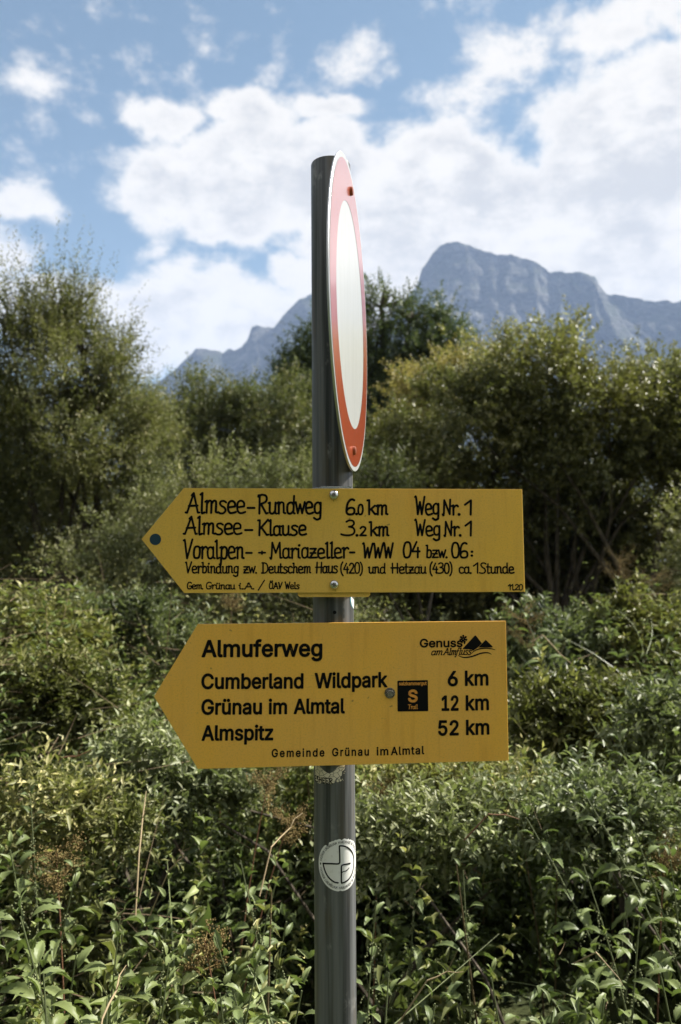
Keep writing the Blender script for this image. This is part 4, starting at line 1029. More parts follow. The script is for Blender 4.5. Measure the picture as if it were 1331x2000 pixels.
# stems of the bed
sm, t, b = principled('herb_stems', (0.12, 0.09, 0.045), 0.7, 0, 0.3)
st_ = MB()
rr = random.Random(3)
xs, ys = scatter(420, 1.6, 4.5)
cz = canopy(xs, ys)
for i in range(0, len(xs), 6):
    hh = cz[i] * rr.uniform(0.8, 1.08)
    lx, ly = rr.gauss(0, 0.1), rr.gauss(0, 0.08)
    st_.tube([(xs[i], ys[i], 0), (xs[i] + lx * 0.25, ys[i] + ly * 0.25, hh * 0.5), (xs[i] + lx, ys[i] + ly, hh)], [0.0035, 0.003, 0.0015], 5, False)
tag(st_.build('herb_stalks', sm), kind='stuff')

# long grass blades and dead stems tangled through the herbs
gb, t, b = principled('grass_blade', (0.17, 0.2, 0.08), 0.45, 0, 0.4)
ds, t, b = principled('dead_stem', (0.15, 0.11, 0.065), 0.8, 0, 0.2)


def strands(n, x, y, z, ln, wd, bend, flat, name, mat):
    m = len(x)
    D = unit(RNG.normal(size=(m, 3)) * np.array([1, 1, flat]) + np.array([0, 0, flat]))
    Bn = unit(RNG.normal(size=(m, 3)) * np.array([1, 1, 0.2]) - np.array([0, 0, 0.6]))
    S = unit(np.cross(D, Bn))
    P = np.stack([x, y, z], -1)
    k = 5
    V = []
    for i in range(k + 1):
        s = i / k
        c = P + D * (ln * s)[:, None] + Bn * (ln * bend * s * s)[:, None]
        w_ = (wd * (1 - s * 0.85))[:, None]
        V += [c - S * w_, c + S * w_]
    V = np.stack(V, 1).reshape(-1, 3)
    f = []
    for i in range(k):
        a = 2 * i
        f += [(a, a + 1, a + 3), (a, a + 3, a + 2)]
    F = np.array(f)[None] + (np.arange(m) * (2 * k + 2))[:, None, None]
    tag(link(name, mesh_np(name, V, F.reshape(-1, 3)), mat), kind='stuff')


x, y = tufts(600, 1.5, 4.5, 0.8, 50, 0.12)
strands(5, x, y, canopy(x, y) * RNG.uniform(0.45, 0.75, len(x)), RNG.uniform(0.25, 0.55, len(x)), RNG.uniform(0.0015, 0.0035, len(x)), RNG.uniform(0.2, 0.7, len(x)), 0.9, 'grass_blades', gb)
x, y = tufts(650, 1.6, 4.5, 0.8, 45, 0.16)
x2 = RNG.normal(size=500) * 0.35 - 1.15
y2 = RNG.normal(size=500) * 0.35 + 2.7
x, y = np.concatenate([x, x2]), np.concatenate([y, y2])
strands(5, x, y, canopy(x, y) * RNG.uniform(0.75, 1.03, len(x)), RNG.uniform(0.08, 0.3, len(x)), RNG.uniform(0.0008, 0.0018, len(x)), RNG.uniform(-0.2, 0.3, len(x)), 0.35, 'dead_stems', ds)

# single nettles close to the camera, every leaf its own object
def serrated(seed):
    rr = random.Random(seed)
    n = 11
    V, F = [(0, 0, 0)], []
    bend, tw_ = rr.uniform(0.08, 0.26), rr.uniform(-0.08, 0.08)
    for i in range(1, n + 1):
        tq = i / (n + 1)
        env = (math.sin(math.pi * min(1, tq * 1.0) ** 0.72)) ** 0.9 * 0.5
        tooth = 1.0 if i % 2 else 0.84
        hw = env * tooth
        zz = 0.10 * math.sin(tq * math.pi) - bend * tq * tq
        adv = 0.03 if i % 2 else 0
        V += [(tq + adv, -hw, zz + 0.2 * hw + tw_ * tq), (tq, -hw * 0.45, zz + 0.12 * hw + 0.012), (tq, 0, zz), (tq, hw * 0.45, zz + 0.12 * hw + 0.012), (tq + adv, hw, zz + 0.2 * hw - tw_ * tq)]
    V.append((1, 0, -bend))
    for j in range(4):
        F.append((0, 1 + j, 2 + j))
    for i in range(n - 1):
        a, c = 1 + 5 * i, 6 + 5 * i
        for j in range(4): F.append((a + j, c + j, c + j + 1, a + j + 1))
    a, e = 1 + 5 * (n - 1), len(V) - 1
    for j in range(4): F.append((a + j, e, a + j + 1))
    me = bpy.data.meshes.new('leaf')
    me.from_pydata([(p[0], p[1] * 0.40, p[2]) for p in V], [], F)
    me.update()
    me.polygons.foreach_set('use_smooth', [True] * len(me.polygons))
    at_ = me.attributes.new('tint', 'FLOAT', 'FACE')
    at_.data.foreach_set('value', [min(1, max(0, 0.3 + 0.09 * seed))] * len(me.polygons))
    me.materials.append(M_NET)
    return me


LEAVES = [serrated(i) for i in range(5)]
nst, t, b = principled('nettle_stem', (0.1, 0.12, 0.05), 0.6, 0, 0.4)
seedm, t, b = principled('nettle_seed', (0.2, 0.22, 0.11), 0.8, 0, 0.2)


def nettle(tip, h, lean=(0, 0), size=0.075, pairs=7, seed=0, label=None, group=None, tassels=True):
    rr = random.Random(seed)
    tip = Vector(tip)
    foot = Vector((tip.x - lean[0], tip.y - lean[1], 0))
    root = empty('nettle', foot)
    tag(root, label, 'nettle', group)
    top = tip - foot
    pts = []
    for i in range(9):
        s = i / 8
        pts.append(Vector((top.x * s ** 2, top.y * s ** 2, top.z * s)))
    mb = MB()
    mb.tube(pts, [0.004 - 0.0026 * i / 8 for i in range(9)], 6)
    mb.build('stem', nst, root, True)
    sd = MB()
    for k in range(pairs):
        f = k / (pairs - 1)
        s = 1 - (1 - f) ** 1.1 * 0.42 * min(1, 0.75 / max(0.3, top.z) * 1.2)
        p = Vector((top.x * s * s, top.y * s * s, top.z * s))
        a0 = k * math.pi / 2 + rr.uniform(-0.3, 0.3) + seed
        L = size * (1.1 - 0.68 * f ** 2) * rr.uniform(0.88, 1.12)
        for sgn in (0, math.pi):
            a = a0 + sgn + rr.uniform(-0.15, 0.15)
            elev = -0.3 + 1.15 * f ** 2 + rr.uniform(-0.28, 0.28)
            ax = Vector((math.cos(a) * math.cos(elev), math.sin(a) * math.cos(elev), math.sin(elev)))
            bz = Vector((rr.gauss(0, 0.3), rr.gauss(0, 0.3), 1)) - ax * ax.z
            by = bz.cross(ax).normalized()
            nz = ax.cross(by)
            o = bpy.data.objects.new('leaf', LEAVES[rr.randrange(5)])
            C.objects.link(o)
            o.parent = root
            q = p + ax * (0.012 + 0.008 * (1 - f))
            M = Matrix((ax, by, nz)).transposed().to_4x4()
            M.translation = q
            o.matrix_local = M @ Matrix.Diagonal((L, L * rr.uniform(0.85, 1.1), L, 1))
            mbp = None
            if tassels and 0.1 < f < 0.8:
                e = p + Vector((math.cos(a + 0.7) * 0.02, math.sin(a + 0.7) * 0.02, -0.035))
                for j in range(7):
                    g = p.lerp(e, (j + 1) / 7) + Vector((rr.gauss(0, .002), rr.gauss(0, .002), 0))
                    sd.lathe([(0.0005, -0.0022), (0.0022, 0), (0.0005, 0.0022)], 5, Matrix.Translation(g))
    if sd.v: sd.build('seed_tassel', seedm, root)['kind'] = 'stuff'
    return root


NETT = [  # (px, py of the tip, distance, leaf size, lean x)
    (40, 1790, 1.42, 0.085, -.05), (150, 1860, 1.5, 0.085, .03), (235, 1790, 1.62, 0.082, .02), (85, 1900, 1.36, 0.08, 0), (330, 1880, 1.52, 0.085, .05),
    (420, 1830, 1.66, 0.08, -.04), (500, 1900, 1.48, 0.08, .05), (560, 1800, 1.75, 0.075, .06), (210, 1950, 1.38, 0.08, -.02), (590, 1935, 1.42, 0.075, .04),
    (20, 1660, 1.7, 0.08, -.06), (330, 1760, 1.8, 0.08, .0), (430, 1940, 1.38, 0.08, .0), (760, 1900, 1.6, 0.062, .03), (850, 1960, 1.5, 0.065, .05),
    (960, 1910, 1.62, 0.065, -.04), (1080, 1975, 1.42, 0.08, .02), (1180, 1950, 1.46, 0.08, .04), (1290, 1900, 1.5, 0.085, -.05), (1250, 1790, 1.75, 0.08, .04),
    (735, 1760, 1.9, 0.062, .02), (1140, 1690, 1.95, 0.075, -.08), (1030, 1600, 2.1, 0.08, -.12), (1130, 1530, 2.2, 0.085, -.14), (1230, 1600, 2.1, 0.08, -.1),
    (1310, 1680, 1.9, 0.08, -.06), (905, 1700, 2.1, 0.07, .0), (820, 1640, 2.2, 0.07, .04), (470, 1680, 2.0, 0.07, -.03), (545, 1700, 1.95, 0.07, .04),
    (150, 1700, 1.9, 0.075, .03), (60, 1560, 2.2, 0.075, -.04), (1200, 1420, 2.6, 0.08, -.1), (1020, 1190, 3.4, 0.1, -.15), (1300, 1480, 2.4, 0.085, .08)]
NLAB = [
    'large nettle in the bottom left corner, just in from the left edge', 'broad-leaved nettle low at the left, second in from the left edge',
    'nettle whose tip rises highest in the bottom left clump', 'nettle cut by the bottom edge near the bottom left corner', 'nettle midway between the left edge and the post, just above the bottom edge',
    'nettle below the left half of the lower sign, above its low neighbours', 'nettle near the bottom edge, a little left of the post foot', 'nettle with small leaves close beside the post on its left',
    'low nettle cut by the bottom edge beneath the brown seed head at the left', 'nettle at the bottom edge touching the left side of the post', 'nettle leaning in from the left edge two thirds down the picture',
    'nettle standing between the upright dry stalk and the bottom edge', 'low nettle cut by the bottom edge below the pale brown seed head', 'small-leaved nettle close beside the post on its right, near the bottom',
    'small-leaved nettle at the bottom edge right of the post, beside the level pale stalk', 'small-leaved nettle rising in the dark hollow right of the post', 'nettle at the bottom edge halfway between the post and the right corner',
    'nettle at the bottom edge by the slanting tan stalk', 'large nettle in the bottom right corner against the right edge', 'nettle above the bottom right corner clump', 'small nettle level with the round sticker, right of the post',
    'drooping nettle leaning left above the dark hollow on the right', 'leaning nettle under the right end of the lower sign', 'long leaning nettle right of the lower sign, level with its bottom edge',
    'leaning nettle on the right, between the long leaning one and the right edge', 'nettle beside the red-brown seed head at the right edge', 'nettle right of the round sticker, above the dark hollow',
    'nettle under the middle of the lower sign right half', 'nettle left of the round sticker beneath the small brown seed cluster', 'nettle almost touching the post left of the round sticker',
    'nettle above the bottom left clump, beside the lowest seed head', 'nettle at the left edge level with the foot of the lower sign', 'tall nettle standing alone right of the lower sign, level with its second line',
    'distant nettle with drooping tip at the top right corner of the lower sign', 'tall nettle at the right edge level with the bottom of the lower sign']
assert len(NLAB) == len(NETT)
for i, (px, py, d, sz, lx) in enumerate(NETT):
    tip = at_depth(px, py, d)
    side = 'left' if px < 655 else 'right'
    lab = NLAB[i]
    nettle(tip, tip[2], (lx * 2.2 + random.uniform(-.06, .06), random.uniform(-.1, .14)), sz * 0.9, 8, i, lab, 'nettles standing in the meadow')

# dried panicles
pan, t, b = principled('dry_panicle', (0.23, 0.15, 0.06), 0.85, 0, 0.2)
geo = t.n('ShaderNodeNewGeometry')
t.put(b.inputs['Base Color'], t.mix(t.ss(t.noise(geo.outputs['Position'], 60, 3), 0.35, 0.65), (0.13, 0.085, 0.03), (0.26, 0.2, 0.08)))
dry, t, b = principled('dry_stalk', (0.3, 0.23, 0.13), 0.7, 0, 0.3)
red, t, b = principled('red_stem', (0.2, 0.1, 0.055), 0.7, 0, 0.3)


def panicle(px, py, d, size, lean, label, seed, stem=None):
    rr = random.Random(seed)
    tip = Vector(at_depth(px, py, d))
    foot = Vector((tip.x - lean, tip.y - 0.05, 0))
    root = empty('meadowsweet', foot)
    tag(root, label, 'dried flower', 'dried brown flower heads in the meadow')
    top = tip - foot
    P = [Vector((top.x * (i / 6) ** 2, top.y * (i / 6) ** 2, top.z * i / 6)) for i in range(7)]
    mb = MB()
    mb.tube(P, [0.003 - 0.0003 * i for i in range(7)], 6)
    mb.build('stem', stem or red, root, True)
    hd = MB()
    for k in range(16):
        a, s = rr.uniform(0, 6.28), rr.uniform(0.0, 0.75)
        b0 = top + Vector((0, 0, -size * s))
        e = b0 + Vector((math.cos(a) * size * 0.42, math.sin(a) * size * 0.42, size * rr.uniform(0.05, 0.5)))
        hd.tube([b0, e], [0.0014, 0.0006], 4, False)
        for j in range(48):
            g = b0.lerp(e, rr.uniform(0.25, 1.1)) + Vector([rr.gauss(0, size * 0.06) for _ in range(3)])
            r = rr.uniform(0.0012, 0.0023)
            hd.lathe([(r * 0.3, -r), (r, 0), (r * 0.3, r)], 4, Matrix.Translation(g))
    hd.build('flower_head', pan, root)['kind'] = 'stuff'


panicle(110, 1660, 2.0, 0.13, -.06, 'brown seed head near the left edge, lowest on the left side of the meadow', 1)
panicle(525, 1520, 2.4, 0.13, .1, 'dried brown flower head peeping out below the lower yellow sign, left of the post', 2)
panicle(565, 1600, 2.2, 0.10, .16, 'small brown seed cluster hanging on an arching stem just left of the post', 3)
panicle(400, 1835, 1.75, 0.10, -.1, 'pale brown seed head among the nettles at the bottom, left of the post', 4)
panicle(745, 1530, 2.5, 0.12, .03, 'brown seed head tucked under the lower yellow sign right of the post', 5)
panicle(1025, 1205, 3.6, 0.2, -.3, 'rust-brown drooping seed head beside the top right corner of the lower sign', 6)
panicle(1212, 1090, 4.6, 0.22, .1, 'ochre seed plume rising against the dark bush on the right, the left one of two', 7)
panicle(1275, 1125, 4.6, 0.24, .25, 'ochre seed plume leaning right, beside a narrower upright plume', 8)
panicle(1300, 1640, 2.3, 0.14, .06, 'red-brown seed head at the right edge halfway down the meadow', 9)
panicle(455, 1165, 4.0, 0.12, .05, 'brown seed head just under the lower edge of the upper yellow sign', 10)


def stalk(a, b_, r, label, mat=None):
    """dry stalk between two points of the meadow"""
    A, B = Vector(a), Vector(b_)
    root = empty('dry_stalk', A)
    tag(root, label, 'dry stalk', 'dry stalks lying in the meadow')
    d = B - A
    mb = MB()
    r *= 0.72
    rb = random.Random(label)
    w_ = Vector((rb.uniform(-1, 1), rb.uniform(-1, 1), rb.uniform(-1, 1))) * d.length * 0.09
    mid = d * 0.55 + w_
    mb.tube([-d.normalized() * 0.06 + Vector((0, 0, -0.07)), Vector((0, 0, 0)), d * 0.28 + w_ * 0.3, mid, d * 0.8 + w_ * 0.2, d + Vector((w_.x, 0, 0))], [r, r, r * 0.95, r * 0.8, r * 0.6, r * 0.3], 6)
    mb.build('stem', mat or dry, root, True)
    m2 = MB()
    m2.tube([mid, mid + Vector((0.02, -0.01, 0.045))], [r * 0.5, r * 0.2], 5)
    m2.build('side_shoot', mat or dry, root, True)


def seg(x0, y0, d0, x1, y1, d1): return at_depth(x0, y0, d0), at_depth(x1, y1, d1)


stalk(*seg(272, 1668, 1.78, 286, 1545, 1.9), 0.0028, 'straight pale dry stalk standing upright below the tip of the lower yellow sign')
stalk(*seg(530, 1655, 1.8, 583, 1588, 1.95), 0.0022, 'short orange-brown stalk slanting towards the post from the left')
stalk(*seg(120, 1480, 2.5, 190, 1462, 2.5), 0.003, 'reddish dry stalk lying almost level at the left of the meadow', red)
stalk(*seg(330, 1700, 1.85, 362, 1672, 1.85), 0.002, 'tiny pale stalk lying between nettles left of the post')
stalk(*seg(835, 1915, 1.6, 905, 1898, 1.6), 0.0022, 'pale stalk lying level near the bottom right of the post')
stalk(*seg(1165, 1860, 1.6, 1222, 1925, 1.55), 0.002, 'thin tan stalk slanting down to the right in the dark hollow')
stalk(*seg(1060, 1240, 3.2, 1120, 1300, 3.2), 0.004, 'pale broken stalk right of the lower yellow sign under the rust-brown head')
stalk(*seg(200, 1990, 1.3, 240, 1885, 1.4), 0.0025, 'withered stem with curled tip among the bottom left nettles')
stalk(*seg(955, 1590, 2.0, 1020, 1600, 2.0), 0.0024, 'red-brown stalk lying in the herbs below the right end of the lower sign', red)

# ------------------------------------------------------------------ post
POST0 = np.array([0.0003, 1.215, -0.12])
LEAN = -0.0066
PR = 0.030
galv, t, b = principled('galvanised_steel', (0.3, 0.3, 0.3), 0.45, 0.22, 0.3)
tco = t.n('ShaderNodeTexCoord').outputs['Object']
s1 = t.noise(t.vmath('MULTIPLY', tco, (70, 70, 1.4)), 1.0, 6, 0.6)
s2 = t.noise(t.vmath('MULTIPLY', tco, (1, 1, 0.6)), 26, 6, 0.65)
s3 = t.noise(t.vmath('MULTIPLY', tco, (1, 1, 0.12)), 46, 5, 0.6, 0.4)
cc = t.mix(t.ss(s1, 0.35, 0.65), (0.04, 0.042, 0.043), (0.17, 0.173, 0.176))
cc = t.mix(t.ss(s3, 0.5, 0.72, 0, 0.55), cc, (0.12, 0.095, 0.065))
cc = t.mix(t.ss(s2, 0.58, 0.72, 0, 0.5), cc, (0.4, 0.39, 0.37))
t.put(b.inputs['Base Color'], cc)
t.put(b.inputs['Roughness'], t.ss(s1, 0.3, 0.7, 0.3, 0.46))
t.put(b.inputs['Normal'], t.n('ShaderNodeBump', i_Strength=0.12, i_Distance=0.001, i_Height=s1).outputs[0])
post = empty('sign_post', POST0)
post.rotation_euler = (0, LEAN, 0)
tag(post, 'grey galvanised steel pole carrying the round sign and both yellow arrow signs', 'pole')


def post_top():
    # height where the top rim is seen
    r = ray(647, 322)
    return (CAM + r * (1.215 / r[1]))[2] - POST0[2]


HT = post_top()
mb = MB()
prof = [(PR, 0.0), (PR, HT - 0.002), (PR - 0.0008, HT), (PR - 0.003, HT), (PR - 0.0031, HT - 0.02)]
zs = [(PR, HT * i / 12) for i in range(12)]
mb.lathe(zs + prof[1:], 64)
mb.build('tube', galv, post, True)


class CylFrame:
    """photo px -> (arc length, height) on the post, and back to the post's local space"""
    def loc(self, px, py):
        o = CAM - POST0
        d = ray(px, py)
        c, s = math.cos(-LEAN), math.sin(-LEAN)
        rot = lambda v: np.array([c * v[0] + s * v[2], v[1], -s * v[0] + c * v[2]])
        o, d = rot(o), rot(d)
        A, B, K = d[0] ** 2 + d[1] ** 2, o[0] * d[0] + o[1] * d[1], o[0] ** 2 + o[1] ** 2 - PR ** 2
        disc = B * B - A * K
        tq = (-B - math.sqrt(max(disc, 0))) / A
        p = o + d * tq
        return np.array([math.atan2(p[0], -p[1]) * PR, p[2]])

    def at(self, s, z, lift=0.0):
        a = s / PR
        r = PR + lift
        return (r * math.sin(a), -r * math.cos(a), z)


CF = CylFrame()
black, t, b = principled('black_print', (0.004, 0.004, 0.005), 0.5, 0, 0.12)
stick, t, b = principled('white_vinyl', (0.62, 0.61, 0.58), 0.35, 0, 0.5)
tco = t.n('ShaderNodeTexCoord').outputs['Object']
t.put(b.inputs['Base Color'], t.mix(t.ss(t.noise(tco, 160, 5, 0.7), 0.56, 0.72, 0, 0.5), (0.82, 0.81, 0.77), (0.5, 0.47, 0.42)))


def cyl_sheet(outline, lift, name, mat, parent, cx=None, cz=None, rings=14):
    """sheet on the post from an outline in (arc, height) fanned about its centre, curved with the post"""
    o = np.array(outline)
    c = np.array([cx if cx is not None else o[:, 0].mean(), cz if cz is not None else o[:, 1].mean()])
    n = len(o)
    V, F = [CF.at(c[0], c[1], lift)], []
    for k in range(1, rings + 1):
        for p in o:
            q = c + (p - c) * k / rings
            V.append(CF.at(q[0], q[1], lift))
    for i in range(n): F.append((0, 1 + i, 1 + (i + 1) % n))
    for k in range(rings - 1):
        for i in range(n):
            a = 1 + k * n
            F.append((a + i, a + n + i, a + n + (i + 1) % n, a + (i + 1) % n))
    mb = MB()
    mb.add(V, F)
    return mb.build(name, mat, parent, True)


# round sticker
sc_ = np.array([CF.loc(656.5, 1690)[0] + math.radians(16) * PR, CF.loc(656.5, 1690)[1]])
SR = abs(CF.loc(656, 1638)[1] - CF.loc(656, 1741)[1]) / 2
rr = random.Random(5)
outl = []
for i in range(96):
    a = 2 * math.pi * i / 96
    k = 1.0
    if 0.30 < a / math.pi < 0.72: k = 1 - abs(rr.gauss(0, 0.018)) - (0.06 if i in (24, 33, 34) else 0)
    if i in (71, 86): k = 0.965
    outl.append(sc_ + SR * k * np.array([math.cos(a) * 0.985, math.sin(a)]))
st = cyl_sheet(outl, 0.0003, 'sticker', stick, post, *sc_)
st['label'] = 'round white sticker with a black line emblem and ring of tiny capitals'
pr_ = MB()
zp = lambda X, Y: tuple(CF.loc(620 + X / 14.79, 1630 + Y / 14.79))
T1 = [(600, 1390), (480, 1360), (330, 1230), (235, 1060), (190, 900), (175, 830), (175, 830), (400, 838), (600, 842), (640, 815), (650, 770), (645, 500), (640, 350), (660, 322),
      (760, 330), (870, 372), (970, 460), (1030, 580), (1050, 720), (1045, 900), (1010, 1090), (940, 1240), (840, 1340), (730, 1392), (697, 1365), (695, 1100), (697, 930), (730, 878), (840, 850), (945, 828)]
stroke_poly(pr_, smooth_stroke([zp(*p) for p in T1], 6), 0.0021, CF.at, 0.0006)
stroke_poly(pr_, smooth_stroke([zp(*p) for p in [(705, 1095), (760, 1060), (820, 1048), (870, 1010), (912, 962)]], 6), 0.0013, CF.at, 0.00068)


def ring_text(text, a0, a1, r, hgt_, inward=False):
    n = sum(HAND[c][0] + 6 for c in text)
    x = 0
    for c in text:
        adv, sts = HAND[c]
        for s in sts.split('|'):
            if not s: continue
            P = smooth_stroke([tuple(map(float, q.split(','))) for q in s.split()], 2)
            out = []
            for (px, py) in P:
                a = a0 + (a1 - a0) * (x + px) / n
                rad_ = r + (-(py / 100) * hgt_ if inward else (py / 100) * hgt_)
                out.append((sc_[0] + rad_ * math.cos(a), sc_[1] + rad_ * math.sin(a)))
            stroke_poly(pr_, out, 0.00042, CF.at, 0.0005)
        x += adv + 6


ring_text('FASHION LINDNBUAM HANDMADE IN AUSTRIA', math.radians(172), math.radians(18), SR * 0.82, SR * 0.095)
ring_text('FASHION LINDNBUAM HANDMADE IN AUSTRIA', math.radians(190), math.radians(342), SR * 0.915, SR * 0.095, True)
stroke_poly(pr_, [(sc_[0] - SR * 0.87, sc_[1] + 0.0006), (sc_[0] - SR * 0.87, sc_[1] - 0.0006)], 0.002, CF.at, 0.00052)
pr_.build('print', black, st)

# torn sticker under the lower sign
q = lambda X, Y: tuple(CF.loc(590 + X / 7.143, 1480 + Y / 7.143))
torn = [q(*p) for p in [(186, 20), (186, 170), (188, 290), (200, 330), (240, 358), (330, 364), (420, 366), (455, 345), (480, 300), (500, 270), (555, 250), (560, 190), (590, 165), (600, 130), (600, 20)]]
paper, t, b = principled('worn_paper', (0.42, 0.36, 0.25), 0.7, 0, 0.3)
tco = t.n('ShaderNodeTexCoord').outputs['Object']
vt = t.n('ShaderNodeTexVoronoi', feature='DISTANCE_TO_EDGE')
t.put(vt.inputs['Vector'], t.vmath('MULTIPLY', tco, (1, 1, 1.5)))
vt.inputs['Scale'].default_value = 120
cr_ = t.ss(vt.outputs['Distance'], 0.02, 0.05, 0.0, 1.0)
t.put(b.inputs['Base Color'], t.mix(cr_, (0.06, 0.05, 0.04), (0.72, 0.64, 0.47)))
ts = cyl_sheet(torn, 0.0003, 'sticker', paper, post)
ts['label'] = 'torn cream sticker with cracked print and the letters ESHEER'
pe = MB()
A, B = CF.loc(590 + 188 / 7.143, 1480 + 318 / 7.143), CF.loc(590 + 440 / 7.143, 1480 + 320 / 7.143)


xx = A[0]
adv = sum(HAND[c][0] + 8 for c in 'ESHEER')
kx = (B[0] - A[0]) / adv
for c in 'ESHEER':
    for s_ in HAND[c][1].split('|'):
        P = smooth_stroke([tuple(map(float, v.split(','))) for v in s_.split()], 4)
        stroke_poly(pe, [(xx + px * kx, A[1] + py * 7.4e-5) for px, py in P], 0.00125, CF.at, 0.0006)
    xx += (HAND[c][0] + 8) * kx
pe.build('print', black, ts)
fl = MB()
for (X, Y, r) in [(520, 280, 26), (500, 320, 22), (540, 320, 20), (515, 345, 12), (560, 300, 12), (590, 215, 10), (575, 312, 6), (600, 190, 6)]:
    c0 = q(X, Y)
    rad_ = r / 7.143 * 0.00076 * 0.9
    fl.add([CF.at(c0[0] + rad_ * math.cos(a) * (0.8 + 0.3 * math.sin(3 * a + X)), c0[1] + rad_ * math.sin(a), 0.00025) for a in [k * 0.785 for k in range(8)]], [tuple(range(8))])
fl.build('sticker_residue', paper, post)
# edge of a blue and white sticker between the two arrow signs
bl, t, b = principled('blue_vinyl', (0.1, 0.3, 0.4), 0.4, 0, 0.5)
zz = lambda X, Y: tuple(CF.loc(600 + X / 8.319, 1140 + Y / 8.319))
o_ = [zz(*p) for p in [(700, 205), (700, 270), (712, 340), (735, 390), (755, 412)]] + [(zz(758, 412)[0] + 0.012, zz(750, 412)[1]), (zz(758, 205)[0] + 0.012, zz(750, 205)[1])]
s3_ = cyl_sheet(o_, 0.0003, 'sticker', bl, post)
s3_['label'] = 'edge of a blue and white sticker wrapping round the right of the pole'
o2 = [(p[0] + 0.0022, p[1]) for p in o_[:5]] + o_[5:]
cyl_sheet(o2, 0.0006, 'print', stick, s3_)
# drill hole
hole = CF.loc(654, 1196)
hm_ = MB()
hm_.add([CF.at(hole[0] + 0.0026 * math.cos(k * 0.3927), hole[1] + 0.0026 * math.sin(k * 0.3927), 0.0002) for k in range(16)], [tuple(range(16))])
hm_.build('bolt_hole', black, post)
rust, t, b = principled('rust_speckle', (0.16, 0.1, 0.05), 0.9, 0, 0.1)

# ------------------------------------------------------------------ arrow signs
class PlaneFrame:
    """sign plane: origin O, local X to the right, Z up, front faces -Y"""
    def __init__(self, O, rz):
        self.O = np.array(O, float)
        self.ex = np.array([math.cos(rz), math.sin(rz), 0])
        self.n = np.array([-math.sin(rz), math.cos(rz), 0])

    def loc(self, px, py):
        d = ray(px, py)
        tq = ((self.O - CAM) @ self.n) / (d @ self.n)
        p = CAM + d * tq - self.O
        return np.array([p @ self.ex, p[2]])

    def at(self, X, Z, lift=0.0):
        return (X, -lift, Z)


def post_axis(z):
    return np.array([POST0[0] + (z - POST0[2]) * LEAN, POST0[1], z])


def make_sign(name, rz, zc, gap, label):
    a = post_axis(zc)
    n = np.array([math.sin(rz), -math.cos(rz), 0])
    O = a + n * (PR + gap)
    root = empty(name, O, rz)
    tag(root, label, 'sign')
    return root, PlaneFrame(O, rz)


def panel_mesh(fr, pts, mat, parent, th=0.0024):
    P = [tuple(fr.loc(*p)) for p in pts]
    mb = MB()
    n = len(P)
    c = np.mean(np.array(P), 0)
    e = 0.0004
    ins = [tuple(np.array(p) + (c - np.array(p)) / np.linalg.norm(c - np.array(p)) * e) for p in P]
    vs = [(p[0], 0, p[1]) for p in ins] + [(p[0], e, p[1]) for p in P] + [(p[0], th, p[1]) for p in P]
    fs = [tuple(range(n)), tuple(range(3 * n - 1, 2 * n - 1, -1))]
    for k in (0, n):
        fs += [(k + i, k + n + i, k + n + (i + 1) % n, k + (i + 1) % n) for i in range(n)]
    mb.add(vs, fs)
    o = mb.build('panel', mat, parent)
    bm = None
    return o


def yellow(name, c, dirt):
    m, t, b = principled(name, c, 0.42, 0, 0.45)
    tco = t.n('ShaderNodeTexCoord').outputs['Object']
    a = t.noise(t.vmath('MULTIPLY', tco, (1, 1, 0.5)), 9, 6, 0.6)
    f = t.noise(tco, 420, 3, 0.6)
    s = t.noise(tco, 70, 2, 0.5)
    k = t.mix(t.ss(a, 0.35, 0.65), c, tuple(x * y for x, y in zip(c, dirt)))
    k = t.mix(t.ss(f, 0.45, 0.7, 0, 0.18), k, (0.25, 0.18, 0.06))
    k = t.mix(t.ss(s, 0.71, 0.76, 0, 0.6), k, (0.15, 0.1, 0.04))
    run = t.noise(t.vmath('MULTIPLY', tco, (1, 1, 0.07)), 75, 5, 0.6, 0.3)
    grime = t.noise(tco, 14, 6, 0.7, 0.6)
    k = t.mix(t.math('MULTIPLY', t.ss(run, 0.5, 0.72, 0, 0.38), t.ss(grime, 0.35, 0.6)), k, (c[0] * 0.72, c[1] * 0.62, c[2] * 0.6))
    scr = t.noise(t.vmath('MULTIPLY', tco, (0.25, 1, 1.6)), 230, 3, 0.5, 1.5)
    k = t.mix(t.ss(scr, 0.7, 0.74, 0, 0.35), k, (0.35, 0.24, 0.08))
    t.put(b.inputs['Base Color'], k)
    t.put(b.inputs['Roughness'], t.ss(a, 0.3, 0.7, 0.36, 0.5))
    t.put(b.inputs['Normal'], t.n('ShaderNodeBump', i_Strength=0.05, i_Distance=0.0005, i_Height=f).outputs[0])
    return m


Y1 = yellow('lemon_enamel', (0.9, 0.54, 0.075), (0.93, 0.95, 1.2))
Y2 = yellow('amber_enamel', (0.93, 0.5, 0.07), (0.95, 0.97, 1.25))
steel, t, b = principled('bolt_steel', (0.62, 0.62, 0.6), 0.22, 1.0, 0.5)
dsteel, t, b = principled('dull_bolt', (0.2, 0.19, 0.17), 0.5, 0.8, 0.5)
geo = t.n('ShaderNodeNewGeometry')
t.put(b.inputs['Base Color'], t.mix(t.ss(t.noise(geo.outputs['Position'], 700, 4, 0.6), 0.4, 0.6), (0.09, 0.08, 0.07), (0.4, 0.36, 0.3)))

